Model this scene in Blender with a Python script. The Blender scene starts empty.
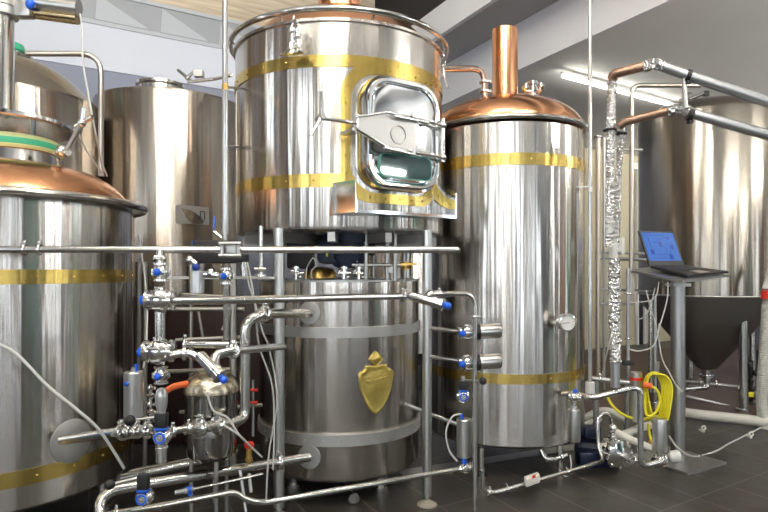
import bpy, bmesh, math, random
from mathutils import Vector, Matrix
random.seed(7)
F = 600.0; CX = 384.0; HY = 270.0; CH = 1.3
sc = bpy.context.scene
COL = sc.collection
pi = math.pi
def P(x, y, Y): return Vector(((x-CX)/F*Y, Y, CH-(y-HY)/F*Y))
V = Vector

# ---------------------------------------------------------------- materials
MATS = {}
def mat(name, col=(.8,.8,.8), rough=.5, metal=0.0, aniso=0.0, emit=None, es=1.0, bump=0.0, bscale=20, trans=0.0, coat=0.0, var=0.0):
    m = bpy.data.materials.new(name); m.use_nodes = True
    nt = m.node_tree; b = nt.nodes['Principled BSDF']
    b.inputs['Base Color'].default_value = (*col, 1)
    b.inputs['Roughness'].default_value = rough
    b.inputs['Metallic'].default_value = metal
    if trans: b.inputs['Transmission Weight'].default_value = trans
    if coat: b.inputs['Coat Weight'].default_value = coat
    if emit:
        b.inputs['Emission Color'].default_value = (*emit, 1); b.inputs['Emission Strength'].default_value = es
    if bump or var:
        tc = nt.nodes.new('ShaderNodeTexCoord'); n = nt.nodes.new('ShaderNodeTexNoise')
        n.inputs['Scale'].default_value = bscale; n.inputs['Detail'].default_value = 4
        nt.links.new(tc.outputs['Object'], n.inputs['Vector'])
        if bump:
            bp = nt.nodes.new('ShaderNodeBump'); bp.inputs['Strength'].default_value = bump; bp.inputs['Distance'].default_value = .01
            nt.links.new(n.outputs['Fac'], bp.inputs['Height']); nt.links.new(bp.outputs['Normal'], b.inputs['Normal'])
        if var:
            mx = nt.nodes.new('ShaderNodeMix'); mx.data_type = 'RGBA'
            mx.inputs[6].default_value = (*[c*(1-var) for c in col], 1); mx.inputs[7].default_value = (*[min(1, c*(1+var)) for c in col], 1)
            nt.links.new(n.outputs['Fac'], mx.inputs[0]); nt.links.new(mx.outputs[2], b.inputs['Base Color'])
    MATS[name] = m
    return m

def tank_steel(name, col, rough=.24, aniso=.7, wave=.5, wscale=5.0, fine=.15, metal=1.0, colvar=.12):
    """rolled and brushed sheet: waviness that varies only around the shell, plus fine vertical grain"""
    m = bpy.data.materials.new(name); m.use_nodes = True
    nt = m.node_tree; N = nt.nodes; L = nt.links; b = N['Principled BSDF']
    b.inputs['Metallic'].default_value = metal
    b.inputs['Anisotropic'].default_value = aniso
    b.inputs['Anisotropic Rotation'].default_value = ANROT
    tg = N.new('ShaderNodeTangent'); tg.direction_type = 'RADIAL'; tg.axis = 'Z'
    L.new(tg.outputs[0], b.inputs['Tangent'])
    tc = N.new('ShaderNodeTexCoord')
    mp = N.new('ShaderNodeMapping'); mp.inputs['Scale'].default_value = (1, 1, .035); L.new(tc.outputs['Object'], mp.inputs['Vector'])
    n1 = N.new('ShaderNodeTexNoise'); n1.inputs['Scale'].default_value = wscale; n1.inputs['Detail'].default_value = 3; L.new(mp.outputs[0], n1.inputs['Vector'])
    n2 = N.new('ShaderNodeTexNoise'); n2.inputs['Scale'].default_value = 60; n2.inputs['Detail'].default_value = 2; L.new(mp.outputs[0], n2.inputs['Vector'])
    n3 = N.new('ShaderNodeTexNoise'); n3.inputs['Scale'].default_value = 1.7; n3.inputs['Detail'].default_value = 3; L.new(tc.outputs['Object'], n3.inputs['Vector'])
    b1 = N.new('ShaderNodeBump'); b1.inputs['Strength'].default_value = wave; b1.inputs['Distance'].default_value = .03; L.new(n1.outputs['Fac'], b1.inputs['Height'])
    b2 = N.new('ShaderNodeBump'); b2.inputs['Strength'].default_value = fine; b2.inputs['Distance'].default_value = .002
    L.new(n2.outputs['Fac'], b2.inputs['Height']); L.new(b1.outputs[0], b2.inputs['Normal'])
    L.new(b2.outputs[0], b.inputs['Normal'])
    mx = N.new('ShaderNodeMix'); mx.data_type = 'RGBA'
    mx.inputs[6].default_value = (*[c*(1-colvar) for c in col], 1); mx.inputs[7].default_value = (*[min(1, c*(1+colvar)) for c in col], 1)
    L.new(n2.outputs['Fac'], mx.inputs[0]); L.new(mx.outputs[2], b.inputs['Base Color'])
    mr = N.new('ShaderNodeMapRange'); mr.inputs[3].default_value = rough*.96; mr.inputs[4].default_value = rough*1.05
    L.new(n3.outputs['Fac'], mr.inputs[0]); L.new(mr.outputs[0], b.inputs['Roughness'])
    MATS[name] = m
    return m
ANROT = 0.25
M_TANK = tank_steel('brushed_tank_steel', (.60,.57,.53), .21, .84, .6, 5.0)
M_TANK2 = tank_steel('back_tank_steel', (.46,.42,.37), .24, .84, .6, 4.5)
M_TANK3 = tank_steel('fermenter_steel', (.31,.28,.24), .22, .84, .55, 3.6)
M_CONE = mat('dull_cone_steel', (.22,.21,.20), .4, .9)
M_BANDG = tank_steel('yellow_brass_sheet', (.62,.45,.13), .24, .5, .4, 6, colvar=.08)
M_SATIN = mat('satin_grey_steel', (.46,.455,.44), .48, .9, bump=.1, bscale=30)
M_STEEL = mat('polished_pipe_steel', (.68,.67,.64), .17, 1.0, bump=.03, bscale=14)
M_CHROME = mat('chrome', (.78,.77,.75), .10, 1.0)
M_POST = mat('brushed_post_steel', (.60,.60,.58), .3, 1.0, bump=.02, bscale=8)
M_FOOT = mat('dull_beige_foot', (.30,.27,.21), .5)
M_DULL = mat('dull_steel', (.48,.48,.47), .38, 1.0, var=.1)
M_MIRROR = mat('mirror_door_steel', (.75,.77,.78), .09, 1.0, bump=.04, bscale=3)
M_COPPER = mat('polished_copper', (.83,.42,.22), .22, 1.0, bump=.10, bscale=3.5, var=.10)
M_COPPERPIPE = mat('worn_copper_jacket', (.42,.27,.19), .38, .9, bump=.4, bscale=40, var=.35)
M_GOLD = mat('gold_emblem', (.68,.52,.14), .3, .9, bump=.35, bscale=34, var=.15)
M_BRASS = mat('brass', (.62,.40,.12), .3, 1.0)
M_BLUE = mat('blue_plastic', (.008,.10,.62), .35)
M_NAVY = mat('navy_painted_motor', (.005,.010,.035), .4)
M_BLACK = mat('black_plastic', (.010,.010,.011), .55)
M_NAVY2 = mat('navy_gear_motor', (.012,.022,.05), .5)
M_RED = mat('red_plastic', (.62,.03,.015), .4)
M_ORANGE = mat('orange_plastic', (.75,.14,.03), .45)
M_YELLOW = mat('yellow_hose_rubber', (.70,.62,.02), .4)
M_CABLE = mat('pale_grey_cable', (.50,.50,.48), .5)
M_WHITEP = mat('white_plastic_pipe', (.62,.60,.54), .45, var=.08)
M_GREEN = mat('green_seal', (.05,.42,.24), .35)
M_LIME = mat('pale_lime_seal', (.62,.70,.35), .3)
M_CYL = mat('actuator_steel', (.62,.61,.58), .28, 1.0, bump=.02)
M_DARKV = mat('dark_polished_vessel', (.34,.33,.31), .12, 1.0)
M_WALL = mat('painted_wall_blue_grey', (.30,.33,.42), .85, var=.04, bscale=3)
M_WHITE = mat('white_paint', (.74,.75,.78), .8, var=.03, bscale=2)
M_CEIL = mat('ceiling_grey_paint', (.74,.74,.72), .85, var=.05, bscale=1.5)
M_CREAM = mat('cream_tone', (.55,.50,.36), .8, var=.05, bscale=3)
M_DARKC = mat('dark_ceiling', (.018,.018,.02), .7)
M_SIDE = mat('side_wall_grey', (.30,.27,.23), .8)
M_BROWNW = mat('brown_wall', (.17,.12,.08), .8)
M_WALLW = mat('cool_white_paint', (.72,.77,.88), .8)
M_COPPERW = mat('orange_brown_paint', (.45,.22,.09), .7)
M_DARKW = mat('dark_wall', (.10,.095,.09), .6, var=.2, bscale=1.2)
M_TEAL = mat('teal_reflected_panel', (.03,.30,.22), .5)
M_BLUEW = mat('blue_reflected_panel', (.12,.25,.48), .5)
M_GLASSL = mat('window_light', (.9,.95,1), .4, emit=(.82,.91,1.0), es=7.0)
M_FILL = mat('added_fill_light', (1,1,1), .4, emit=(1.0,.93,.82), es=75.0)
M_FILLUP = mat('added_uplight_tube', (1,1,1), .4, emit=(1.0,.97,.9), es=110.0)
M_TUBE = mat('fluorescent_light', (1,1,1), .4, emit=(1.0,.96,.86), es=20.0)
M_GREYTUBE = mat('sight_tube', (.55,.56,.57), .15, .7)
M_DIAL = mat('dial_white', (.6,.6,.58), .4)
M_STAND = tank_steel('satin_stand_steel', (.42,.42,.42), .34, .4, .1, 8)
M_GROUND = mat('dark_wood_floor', (.06,.028,.018), .5, var=.4, bscale=6)

# foil sleeve
m = mat('crinkled_foil', (.86,.86,.86), .13, 1.0); nt = m.node_tree; N = nt.nodes; L = nt.links
tc = N.new('ShaderNodeTexCoord'); mp = N.new('ShaderNodeMapping'); mp.inputs['Scale'].default_value = (1, 1, 1.6)
vo = N.new('ShaderNodeTexVoronoi'); vo.inputs['Scale'].default_value = 34
n = N.new('ShaderNodeTexNoise'); n.inputs['Scale'].default_value = 60; n.inputs['Detail'].default_value = 3
ad = N.new('ShaderNodeMath'); ad.operation = 'ADD'
bp = N.new('ShaderNodeBump'); bp.inputs['Strength'].default_value = 1.0; bp.inputs['Distance'].default_value = .02
L.new(tc.outputs['Object'], mp.inputs[0]); L.new(mp.outputs[0], vo.inputs['Vector']); L.new(mp.outputs[0], n.inputs['Vector'])
L.new(vo.outputs['Distance'], ad.inputs[0]); L.new(n.outputs['Fac'], ad.inputs[1]); L.new(ad.outputs[0], bp.inputs['Height'])
L.new(bp.outputs[0], N['Principled BSDF'].inputs['Normal']); M_FOIL = m

# plywood
m = mat('pale_plywood', (.62,.50,.34), .7); nt = m.node_tree; N = nt.nodes; L = nt.links
tc = N.new('ShaderNodeTexCoord'); mp = N.new('ShaderNodeMapping'); mp.inputs['Scale'].default_value = (.6, .6, 9)
n = N.new('ShaderNodeTexNoise'); n.inputs['Scale'].default_value = 2.5; n.inputs['Detail'].default_value = 5
rp = N.new('ShaderNodeValToRGB'); rp.color_ramp.elements[0].color = (.52,.42,.29,1); rp.color_ramp.elements[1].color = (.78,.69,.54,1)
rp.color_ramp.elements[0].position = .3; rp.color_ramp.elements[1].position = .62
L.new(tc.outputs['Object'], mp.inputs[0]); L.new(mp.outputs[0], n.inputs['Vector']); L.new(n.outputs['Fac'], rp.inputs[0]); L.new(rp.outputs[0], N['Principled BSDF'].inputs['Base Color'])
M_PLY = m

# floor tiles laid along the two wall directions
D1 = V((-.50, 1.0)); D2 = V((1.55, 1.0)); D1.normalize(); D2.normalize()
def floor_mat():
    m = bpy.data.materials.new('dark_floor_tiles'); m.use_nodes = True
    nt = m.node_tree; N = nt.nodes; L = nt.links; b = N['Principled BSDF']
    tc = N.new('ShaderNodeTexCoord')
    n1 = V((D1.y, -D1.x)); n2 = V((-D2.y, D2.x))      # normals of the grout families
    # anchor: the crossing seen at pixel (698,490)
    a = P(698, 490, CH*F/220.0)
    def lines(nv, size, half):
        d = N.new('ShaderNodeVectorMath'); d.operation = 'DOT_PRODUCT'; d.inputs[1].default_value = (nv.x, nv.y, 0)
        L.new(tc.outputs['Object'], d.inputs[0])
        s = N.new('ShaderNodeMath'); s.operation = 'SUBTRACT'; s.inputs[1].default_value = a.x*nv.x+a.y*nv.y; L.new(d.outputs['Value'], s.inputs[0])
        dv = N.new('ShaderNodeMath'); dv.operation = 'DIVIDE'; dv.inputs[1].default_value = size; L.new(s.outputs[0], dv.inputs[0])
        ad = N.new('ShaderNodeMath'); ad.operation = 'ADD'; ad.inputs[1].default_value = .5; L.new(dv.outputs[0], ad.inputs[0])
        fr = N.new('ShaderNodeMath'); fr.operation = 'FRACT'; L.new(ad.outputs[0], fr.inputs[0])
        s2 = N.new('ShaderNodeMath'); s2.operation = 'SUBTRACT'; s2.inputs[1].default_value = .5; L.new(fr.outputs[0], s2.inputs[0])
        ab = N.new('ShaderNodeMath'); ab.operation = 'ABSOLUTE'; L.new(s2.outputs[0], ab.inputs[0])
        lt = N.new('ShaderNodeMath'); lt.operation = 'LESS_THAN'; lt.inputs[1].default_value = half/size; L.new(ab.outputs[0], lt.inputs[0])
        fl = N.new('ShaderNodeMath'); fl.operation = 'FLOOR'; L.new(ad.outputs[0], fl.inputs[0])
        return lt, fl
    l1, f1 = lines(n1, .345, .0032); l2, f2 = lines(n2, .69, .0032)
    mxx = N.new('ShaderNodeMath'); mxx.operation = 'MAXIMUM'; L.new(l1.outputs[0], mxx.inputs[0]); L.new(l2.outputs[0], mxx.inputs[1])
    cb = N.new('ShaderNodeCombineXYZ'); L.new(f1.outputs[0], cb.inputs[0]); L.new(f2.outputs[0], cb.inputs[1])
    wn = N.new('ShaderNodeTexWhiteNoise'); L.new(cb.outputs[0], wn.inputs['Vector'])
    rp = N.new('ShaderNodeValToRGB'); rp.color_ramp.elements[0].color = (.040,.036,.030,1); rp.color_ramp.elements[1].color = (.060,.054,.046,1)
    L.new(wn.outputs['Value'], rp.inputs[0])
    ns = N.new('ShaderNodeTexNoise'); ns.inputs['Scale'].default_value = 7; ns.inputs['Detail'].default_value = 6; L.new(tc.outputs['Object'], ns.inputs['Vector'])
    mv = N.new('ShaderNodeMix'); mv.data_type = 'RGBA'; mv.blend_type = 'MULTIPLY'; mv.inputs[0].default_value = .5
    L.new(rp.outputs[0], mv.inputs[6]); L.new(ns.outputs['Color'], mv.inputs[7])
    mx = N.new('ShaderNodeMix'); mx.data_type = 'RGBA'; mx.inputs[7].default_value = (.15,.14,.12,1)
    L.new(mxx.outputs[0], mx.inputs[0]); L.new(mv.outputs[2], mx.inputs[6]); L.new(mx.outputs[2], b.inputs['Base Color'])
    mr = N.new('ShaderNodeMapRange'); mr.inputs[3].default_value = .28; mr.inputs[4].default_value = .5; L.new(ns.outputs['Fac'], mr.inputs[0]); L.new(mr.outputs[0], b.inputs['Roughness'])
    bp = N.new('ShaderNodeBump'); bp.inputs['Strength'].default_value = .15; bp.inputs['Distance'].default_value = .004; L.new(ns.outputs['Fac'], bp.inputs['Height']); L.new(bp.outputs[0], b.inputs['Normal'])
    return m
M_FLOOR = floor_mat()

# ---------------------------------------------------------------- mesh builder (world coordinates)
class MB:
    def __init__(s): s.bm = bmesh.new()
    def frame(s, d):
        d = V(d).normalized(); up = V((0,0,1)) if abs(d.z) < .95 else V((1,0,0))
        u = d.cross(up).normalized(); w = u.cross(d).normalized()
        return u, w
    def sweep(s, pts, rs, seg=16, cap=True):
        pts = [V(p) for p in pts]
        if not hasattr(rs, '__len__'): rs = [rs]*len(pts)
        rings = []; pu = None
        for i, p in enumerate(pts):
            if i == 0: d = pts[1]-pts[0]
            elif i == len(pts)-1: d = pts[-1]-pts[-2]
            else: d = (pts[i+1]-p).normalized()+(p-pts[i-1]).normalized()
            if d.length < 1e-9: d = V((0,0,1))
            d.normalize()
            if pu is None: u, w = s.frame(d); w = d.cross(u).normalized()
            else:
                u = (pu-d*pu.dot(d))
                if u.length < 1e-6: u, w = s.frame(d); w = d.cross(u)
                u.normalize(); w = d.cross(u).normalized()
            pu = u
            rings.append([s.bm.verts.new(p+(u*math.cos(2*pi*k/seg)+w*math.sin(2*pi*k/seg))*rs[i]) for k in range(seg)])
        for a, b in zip(rings, rings[1:]):
            for k in range(seg):
                s.bm.faces.new((a[k], a[(k+1)%seg], b[(k+1)%seg], b[k]))
        if cap:
            s.bm.faces.new(rings[0][::-1]); s.bm.faces.new(rings[-1])
        return s
    def cyl(s, a, b, r, r2=None, seg=20): return s.sweep([a, b], [r, r if r2 is None else r2], seg)
    def tube(s, pts, r, bend=0.0, seg=14, ns=6): return s.sweep(rounded(pts, bend, ns), r, seg)
    def profile(s, o, d, prof, seg=24):
        """lathe about the axis d through o; prof = [(radius, distance along d)]"""
        o = V(o); d = V(d).normalized(); u, w = s.frame(d); rings = []
        for r, z in prof:
            if r < 1e-6: rings.append([s.bm.verts.new(o+d*z)])
            else: rings.append([s.bm.verts.new(o+d*z+(u*math.cos(2*pi*k/seg)+w*math.sin(2*pi*k/seg))*r) for k in range(seg)])
        for a, b in zip(rings, rings[1:]):
            for k in range(seg):
                k2 = (k+1) % seg
                if len(a) == 1 and len(b) == 1: continue
                if len(a) == 1: s.bm.faces.new((a[0], b[k2], b[k]))
                elif len(b) == 1: s.bm.faces.new((a[k], a[k2], b[0]))
                else: s.bm.faces.new((a[k], a[k2], b[k2], b[k]))
        if len(rings[0]) > 1 and len(rings[-1]) > 1 and prof[0] != prof[-1]:
            s.bm.faces.new(rings[0][::-1]); s.bm.faces.new(rings[-1])
        return s
    def lathe(s, x, y, prof, seg=96): return s.profile((x, y, 0), (0,0,1), prof, seg)
    def torus(s, c, d, R, r, seg=48, ts=12):
        return s.profile(c, d, [(R+r*math.cos(2*pi*i/ts), r*math.sin(2*pi*i/ts)) for i in range(ts+1)][:-1]+[(R+r, 0.0)], seg)
    def sph(s, c, r, seg=16, sc=(1,1,1)):
        n = seg//2; res = bmesh.ops.create_uvsphere(s.bm, u_segments=seg, v_segments=n, radius=r)
        for v in res['verts']: v.co = V((v.co.x*sc[0], v.co.y*sc[1], v.co.z*sc[2]))+V(c)
        return s
    def box(s, c, size, ax=None, bev=0.0):
        c = V(c); ax = ax or (V((1,0,0)), V((0,1,0)), V((0,0,1)))
        ax = [V(a).normalized() for a in ax]
        vs = [s.bm.verts.new(c+ax[0]*size[0]/2*i+ax[1]*size[1]/2*j+ax[2]*size[2]/2*k) for i in (-1,1) for j in (-1,1) for k in (-1,1)]
        fs = [s.bm.faces.new([vs[q] for q in f]) for f in ((0,1,3,2),(4,6,7,5),(0,4,5,1),(2,3,7,6),(0,2,6,4),(1,5,7,3))]
        if bev:
            es = set(e for f in fs for e in f.edges)
            bmesh.ops.bevel(s.bm, geom=list(es), offset=bev, segments=2, affect='EDGES', profile=.5)
        return s
    def slab(s, quad, n, t):
        """extrude polygon quad by -n*t"""
        n = V(n).normalized(); a = [s.bm.verts.new(V(q)) for q in quad]; b = [s.bm.verts.new(V(q)-n*t) for q in quad]
        s.bm.faces.new(a); s.bm.faces.new(b[::-1]); k = len(a)
        for i in range(k): s.bm.faces.new((a[i], b[i], b[(i+1)%k], a[(i+1)%k]))
        return s
    def ringstrip(s, loops, closed=True):
        rs = [[s.bm.verts.new(V(p)) for p in lp] for lp in loops]; n = len(rs[0])
        for a, b in zip(rs, rs[1:]):
            for k in range(n if closed else n-1): s.bm.faces.new((a[k], a[(k+1)%n], b[(k+1)%n], b[k]))
        return rs
def rounded(pts, bend, ns=6):
    pts = [V(p) for p in pts]
    if bend <= 0 or len(pts) < 3: return pts
    out = [pts[0]]
    for i in range(1, len(pts)-1):
        a, b, c = pts[i-1], pts[i], pts[i+1]
        t1 = (a-b); t2 = (c-b); l = min(bend, t1.length*.49, t2.length*.49)
        p1 = b+t1.normalized()*l; p2 = b+t2.normalized()*l
        for k in range(ns+1):
            t = k/ns; out.append(p1*(1-t)**2+b*2*t*(1-t)+p2*t*t)
    out.append(pts[-1]); return out
def spline(pts, n=8):
    pts = [V(p) for p in pts]; out = []
    for i in range(len(pts)-1):
        p0 = pts[max(i-1,0)]; p1 = pts[i]; p2 = pts[i+1]; p3 = pts[min(i+2, len(pts)-1)]
        for k in range(n):
            t = k/n
            out.append(.5*((2*p1)+(p2-p0)*t+(2*p0-5*p1+4*p2-p3)*t*t+(3*p1-p0-3*p2+p3)*t**3))
    out.append(pts[-1]); return out
def worldloc(o):
    l = V((0,0,0))
    while o: l += V(o.location); o = o.parent
    return l
def obj(name, mb, mat_, parent=None, label=None, origin=None, ang=35):
    bm = mb.bm
    if parent is None and origin is None:
        xs = [v.co for v in bm.verts]
        origin = V(((min(c.x for c in xs)+max(c.x for c in xs))/2, (min(c.y for c in xs)+max(c.y for c in xs))/2, min(c.z for c in xs)))
    off = worldloc(parent) if parent else V(origin)
    for v in bm.verts: v.co -= off
    bmesh.ops.recalc_face_normals(bm, faces=bm.faces)
    me = bpy.data.meshes.new(name); bm.to_mesh(me); bm.free()
    for p in me.polygons: p.use_smooth = True
    me.set_sharp_from_angle(angle=math.radians(ang))
    me.materials.append(mat_)
    o = bpy.data.objects.new(name, me); COL.objects.link(o)
    if parent: o.parent = parent
    else: o.location = off
    if label: o['label'] = label
    return o
def thing(name, label, cat, loc, group=None):
    o = bpy.data.objects.new(name, None); COL.objects.link(o); o.location = V(loc); o.empty_display_size = .1
    o['label'] = label; o['category'] = cat
    if group: o['group'] = group
    return o
def tag(o, label, cat, group=None, kind=None):
    o['label'] = label; o['category'] = cat
    if group: o['group'] = group
    if kind: o['kind'] = kind
    return o
def struct(name, mb, m):
    o = obj(name, mb, m); o['kind'] = 'structure'; return o

# ---------------------------------------------------------------- room
WINS = ((-3.6,.5,.5,4.2), (-2.2,.35,.5,4.2), (-1.1,.6,.5,4.4), (.5,.22,.5,4.4), (1.1,.3,.5,4.4), (2.8,.7,.5,3.1), (4.4,.3,.5,3.1), (5.6,.5,.5,3.0), (7.4,.6,.5,3.0))
Z1, Z2, Z3, ZT = 3.30, 3.76, 4.07, 5.3
d1 = V((-.50, 1.0, 0)).normalized(); d2 = V((1.6, 1.0, 0)).normalized()
W0 = V((-2.35, 6.3, 0))                  # a point of the back wall
nW = V((d2.y, -d2.x, 0))                 # faces the camera
def wp(x, z, off=0.0):
    """point of the back wall seen in column x, at height z"""
    k = (x-CX)/F; t = (k*W0.y-W0.x)/(d2.x-k*d2.y); q = W0+d2*t+nW*off; return V((q.x, q.y, z))
def wallpiece(name, xa, xb, z0, z1, m, off=0.0, th_=.1, kind=True):
    a, b = (wp(xa, 0), wp(xb, 0)) if not isinstance(xa, Vector) else (xa, xb)
    q = [V((a.x, a.y, z0)), V((b.x, b.y, z0)), V((b.x, b.y, z1)), V((a.x, a.y, z1))]
    q = [p+nW*off for p in q]
    mb = MB().slab(q, nW, th_)
    return struct(name, mb, m) if kind else mb
WL = W0-d2*2.9; WR = W0+d2*9.5
struct('floor', MB().slab([V((-7,-6,0)), V((12,-6,0)), V((12,14,0)), V((-7,14,0))], (0,0,1), .1), M_FLOOR)
wallpiece('wall_back', WL, WR, 0, Z1, M_WALL)
X635 = wp(588, 0)
wallpiece('wall_back_right', wp(560, 0), WR, 0, Z1, M_CREAM, off=.02, th_=.02)  # yellowish light on the back wall put into this colour
wallpiece('trim_1', WL, wp(420, 0), Z1, Z2, M_WALLW, off=.015)
M_STRIP = mat('grey_strip_paint', (.40,.43,.47), .6, var=.03, bscale=2)
wallpiece('trim_2', WL, wp(420, 0), Z2, Z3, M_STRIP, off=.01)
# triangular light panels of the strip, and its two thin edge rails
M_TRI = mat('light_blue_panel', (.54,.58,.63), .6)
mb = MB(); pos = -2.6
A = wp(-60, 0)
for k in range(9):
    s0 = A+d2*(k*.62)
    q = [s0+V((0,0,Z2+.03)), s0+d2*.52+V((0,0,Z2+.03)), s0+d2*.02+V((0,0,Z3-.03))]
    mb.slab([p+nW*.022 for p in q], nW, .01)
struct('trim_3', mb, M_TRI)
mb = MB()
for z in (Z2, Z3): mb.slab([WL+nW*.03+V((0,0,z-.02)), wp(420,0)+nW*.03+V((0,0,z-.02)), wp(420,0)+nW*.03+V((0,0,z+.02)), WL+nW*.03+V((0,0,z+.02))], nW, .03)
struct('trim_4', mb, M_TRI)
wallpiece('trim_5', WL, wp(378, 0), Z3+.02, ZT, M_PLY, off=.012)
wallpiece('trim_6', wp(378, 0), wp(386, 0), Z3+.02, ZT, M_WHITE, off=.03)
wallpiece('trim_7', wp(386, 0), wp(520, 0), Z1, ZT, M_DARKC, off=.005)
mb = MB()   # dark grid of the loft opening
for k in range(16):
    s0 = wp(386, 0)+d2*(.02+k*.12)+nW*.04
    mb.slab([s0+V((0,0,Z3)), s0+d2*.02+V((0,0,Z3)), s0+d2*.02+V((0,0,ZT)), s0+V((0,0,ZT))], nW, .02)
for k in range(10):
    z = Z3+.12*k+.1; s0 = wp(386,0)+nW*.05; s1 = s0+d2*1.9
    mb.slab([s0+V((0,0,z)), s1+V((0,0,z)), s1+V((0,0,z+.02)), s0+V((0,0,z+.02))], nW, .02)
struct('trim_8', mb, mat('dark_grid_metal', (.05,.05,.055), .5, .5))
# stepped ceiling on the right: low soffit, then two faces
n1 = V((-d1.y, d1.x, 0))
if n1.x > 0: n1 = -n1
def on1(base, Y): return V((base[0]+(base[1]-Y)*.5, Y, 0))
pl1 = (.743, 7.19); pl2 = (.56, 6.33)
a1, b1 = on1(pl1, -6), on1(pl1, 9.5); a2, b2 = on1(pl2, -6), on1(pl2, 9.2)
up = V((0,0,1))
struct('ceiling', MB().slab([a1+up*Z1, V((14,-6,Z1)), V((14,14,Z1)), b1+V((0,4.5,0))+up*Z1, b1+up*Z1], (0,0,-1), .05), M_CEIL)
struct('trim_9', MB().slab([q_+n1*.006 for q_ in (a1+up*(Z1-.004), b1+up*(Z1-.004), b1+up*Z2, a1+up*Z2)], n1, .05), M_WHITE)
struct('ceiling_2', MB().slab([a2+up*Z2, a1+up*Z2, b1+up*Z2, b2+up*Z2], (0,0,-1), .05), mat('soffit_grey', (.40,.40,.40), .85))
struct('trim_10', MB().slab([q_+n1*.006 for q_ in (a2+up*(Z2-.004), b2+up*(Z2-.004), b2+up*Z3, a2+up*Z3)], n1, .05), M_WHITE)
struct('trim_11', MB().slab([a2+up*Z3, b2+up*Z3, b2+up*ZT, a2+up*ZT], n1, .05), M_DARKC)
struct('ceiling_3', MB().slab([V((-7,-6,ZT)), V((9,-6,ZT)), V((9,12,ZT)), V((-7,12,ZT))], (0,0,-1), .1), M_CEIL)
struct('wall_left', MB().box((-4.6, 0, ZT/2), (.1, 12, ZT)), M_BROWNW)
struct('wall_right', MB().box((9.5, 4, Z1/2+.9), (.1, 20, Z1+1.8)), M_SIDE)
struct('wall_front', MB().box((2.5, -5.5, ZT/2), (14.5, .1, ZT)), M_SIDE)
# unseen windows, with panels and posts added to streak the reflections in the steel
wi = 1
for x0, w, z0, z1 in WINS:
    mb = MB().box((x0, -5.42, (z0+z1)/2), (w, .04, z1-z0)); o = struct('window_%d' % wi, mb, M_GLASSL)
    fr = MB()
    for s_ in (-1, 1): fr.box((x0+s_*w/2, -5.40, (z0+z1)/2), (.06,.08,z1-z0+.06))
    for z in (z0, z1): fr.box((x0, -5.40, z), (w,.08,.05))
    obj('window_frame', fr, M_WHITE, o); wi += 1
for y0, w in ((-3.2,.9), (-.6,.18), (2.2,.12)):
    struct('window_%d' % wi, MB().box((-4.52, y0, 2.2), (.04, w, 3.0)), M_GLASSL); wi += 1
for y0, w in ((-.75,.3), (.9,.45), (3.6,.15)):
    struct('window_%d' % wi, MB().box((9.42, y0, 1.7), (.04, w, 2.6)), M_GLASSL); wi += 1
rnd = random.Random(21)
pal = [M_WHITE, M_CREAM, M_WALL, M_DARKC, M_DARKW, M_PLY, M_BROWNW, M_WHITE, M_DARKC, M_COPPERW, M_TEAL, M_BLUEW]
tn = 12
def panels(axis, fixed, lo, hi, skip):  # random unseen panels added for vertical streaks in the reflections
    global tn
    u = lo
    while u < hi:
        w = rnd.choice((.12,.2,.3,.45,.6)); c = u+w/2; u += w+rnd.choice((.0,.06,.2))
        if any(abs(c-a) < (w+b)/2+.04 for a, b in skip): continue
        h = rnd.choice((2.2,3.0,4.0,4.6)); th_ = rnd.choice((.04,.1,.2)); m_ = rnd.choice(pal)
        if axis == 'x': mb = MB().box((c, fixed+th_/2, h/2), (w, th_, h))
        else: mb = MB().box((fixed+(th_/2 if fixed < 0 else -th_/2), c, h/2), (th_, w, h))
        struct('trim_%d' % tn, mb, m_); tn += 1
panels('x', -5.45, -4.4, 9.2, [(a, b) for a, b, _, _ in WINS]+[(8.6,.7)])
struct('trim_%d' % tn, MB().box((9.36, -2.7, 2.0), (.06, 1.1, 4.0)), M_TEAL); tn += 1  # unseen teal panel added for the green streak reflected in the left tank
struct('trim_%d' % tn, MB().box((8.6, -5.36, 2.0), (.7, .08, 4.0)), M_BLUEW); tn += 1  # unseen blue panel added for a blue streak reflected in the left tank
panels('y', -4.55, -5.2, 4.2, [(-3.2,1.3), (-.6,.18), (2.2,.12)])
panels('y', 9.45, -5.2, 7.0, [(-.75,.3), (.9,.45), (3.6,.15), (-2.7,1.2)])
for k, (x, y) in enumerate(((-.3,-2.9), (1.9,-3.4), (-2.6,-2.2), (3.9,-1.0))):  # unseen posts added for contrast in the steel reflections
    struct('trim_%d' % (tn+k), MB().box((x, y, ZT/2 if k < 3 else Z1/2), (.26,.26,ZT if k < 3 else Z1)), M_DARKW if k % 2 else M_CREAM)
# dark opening in the cream wall and its pale frame
o = struct('door_3', wallpiece('x', wp(635,0), wp(640.5,0), 0, 3.05, M_BLACK, off=.05, th_=.03, kind=False), M_DARKC)
mb = MB()
for a, b, z0, z1 in ((630,642.5,3.05,3.16), (633.5,635,0,3.05), (640.5,642,0,3.05)):
    q0, q1 = wp(a,0)+nW*.08, wp(b,0)+nW*.08
    mb.slab([q0+up*z0, q1+up*z0, q1+up*z1, q0+up*z1], nW, .05)
obj('door_frame', mb, M_WHITE, o)
# raised brown floor area under the far fermenters
q = [P(560,405,0.0)]*0
struct('floor_2', MB().slab([V((1.5,5.35,.012)), V((8.5,5.35+.0,.012)), V((8.5,11,.012)), V((1.5,9,.012))], (0,0,1), .01), M_GROUND)

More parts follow.
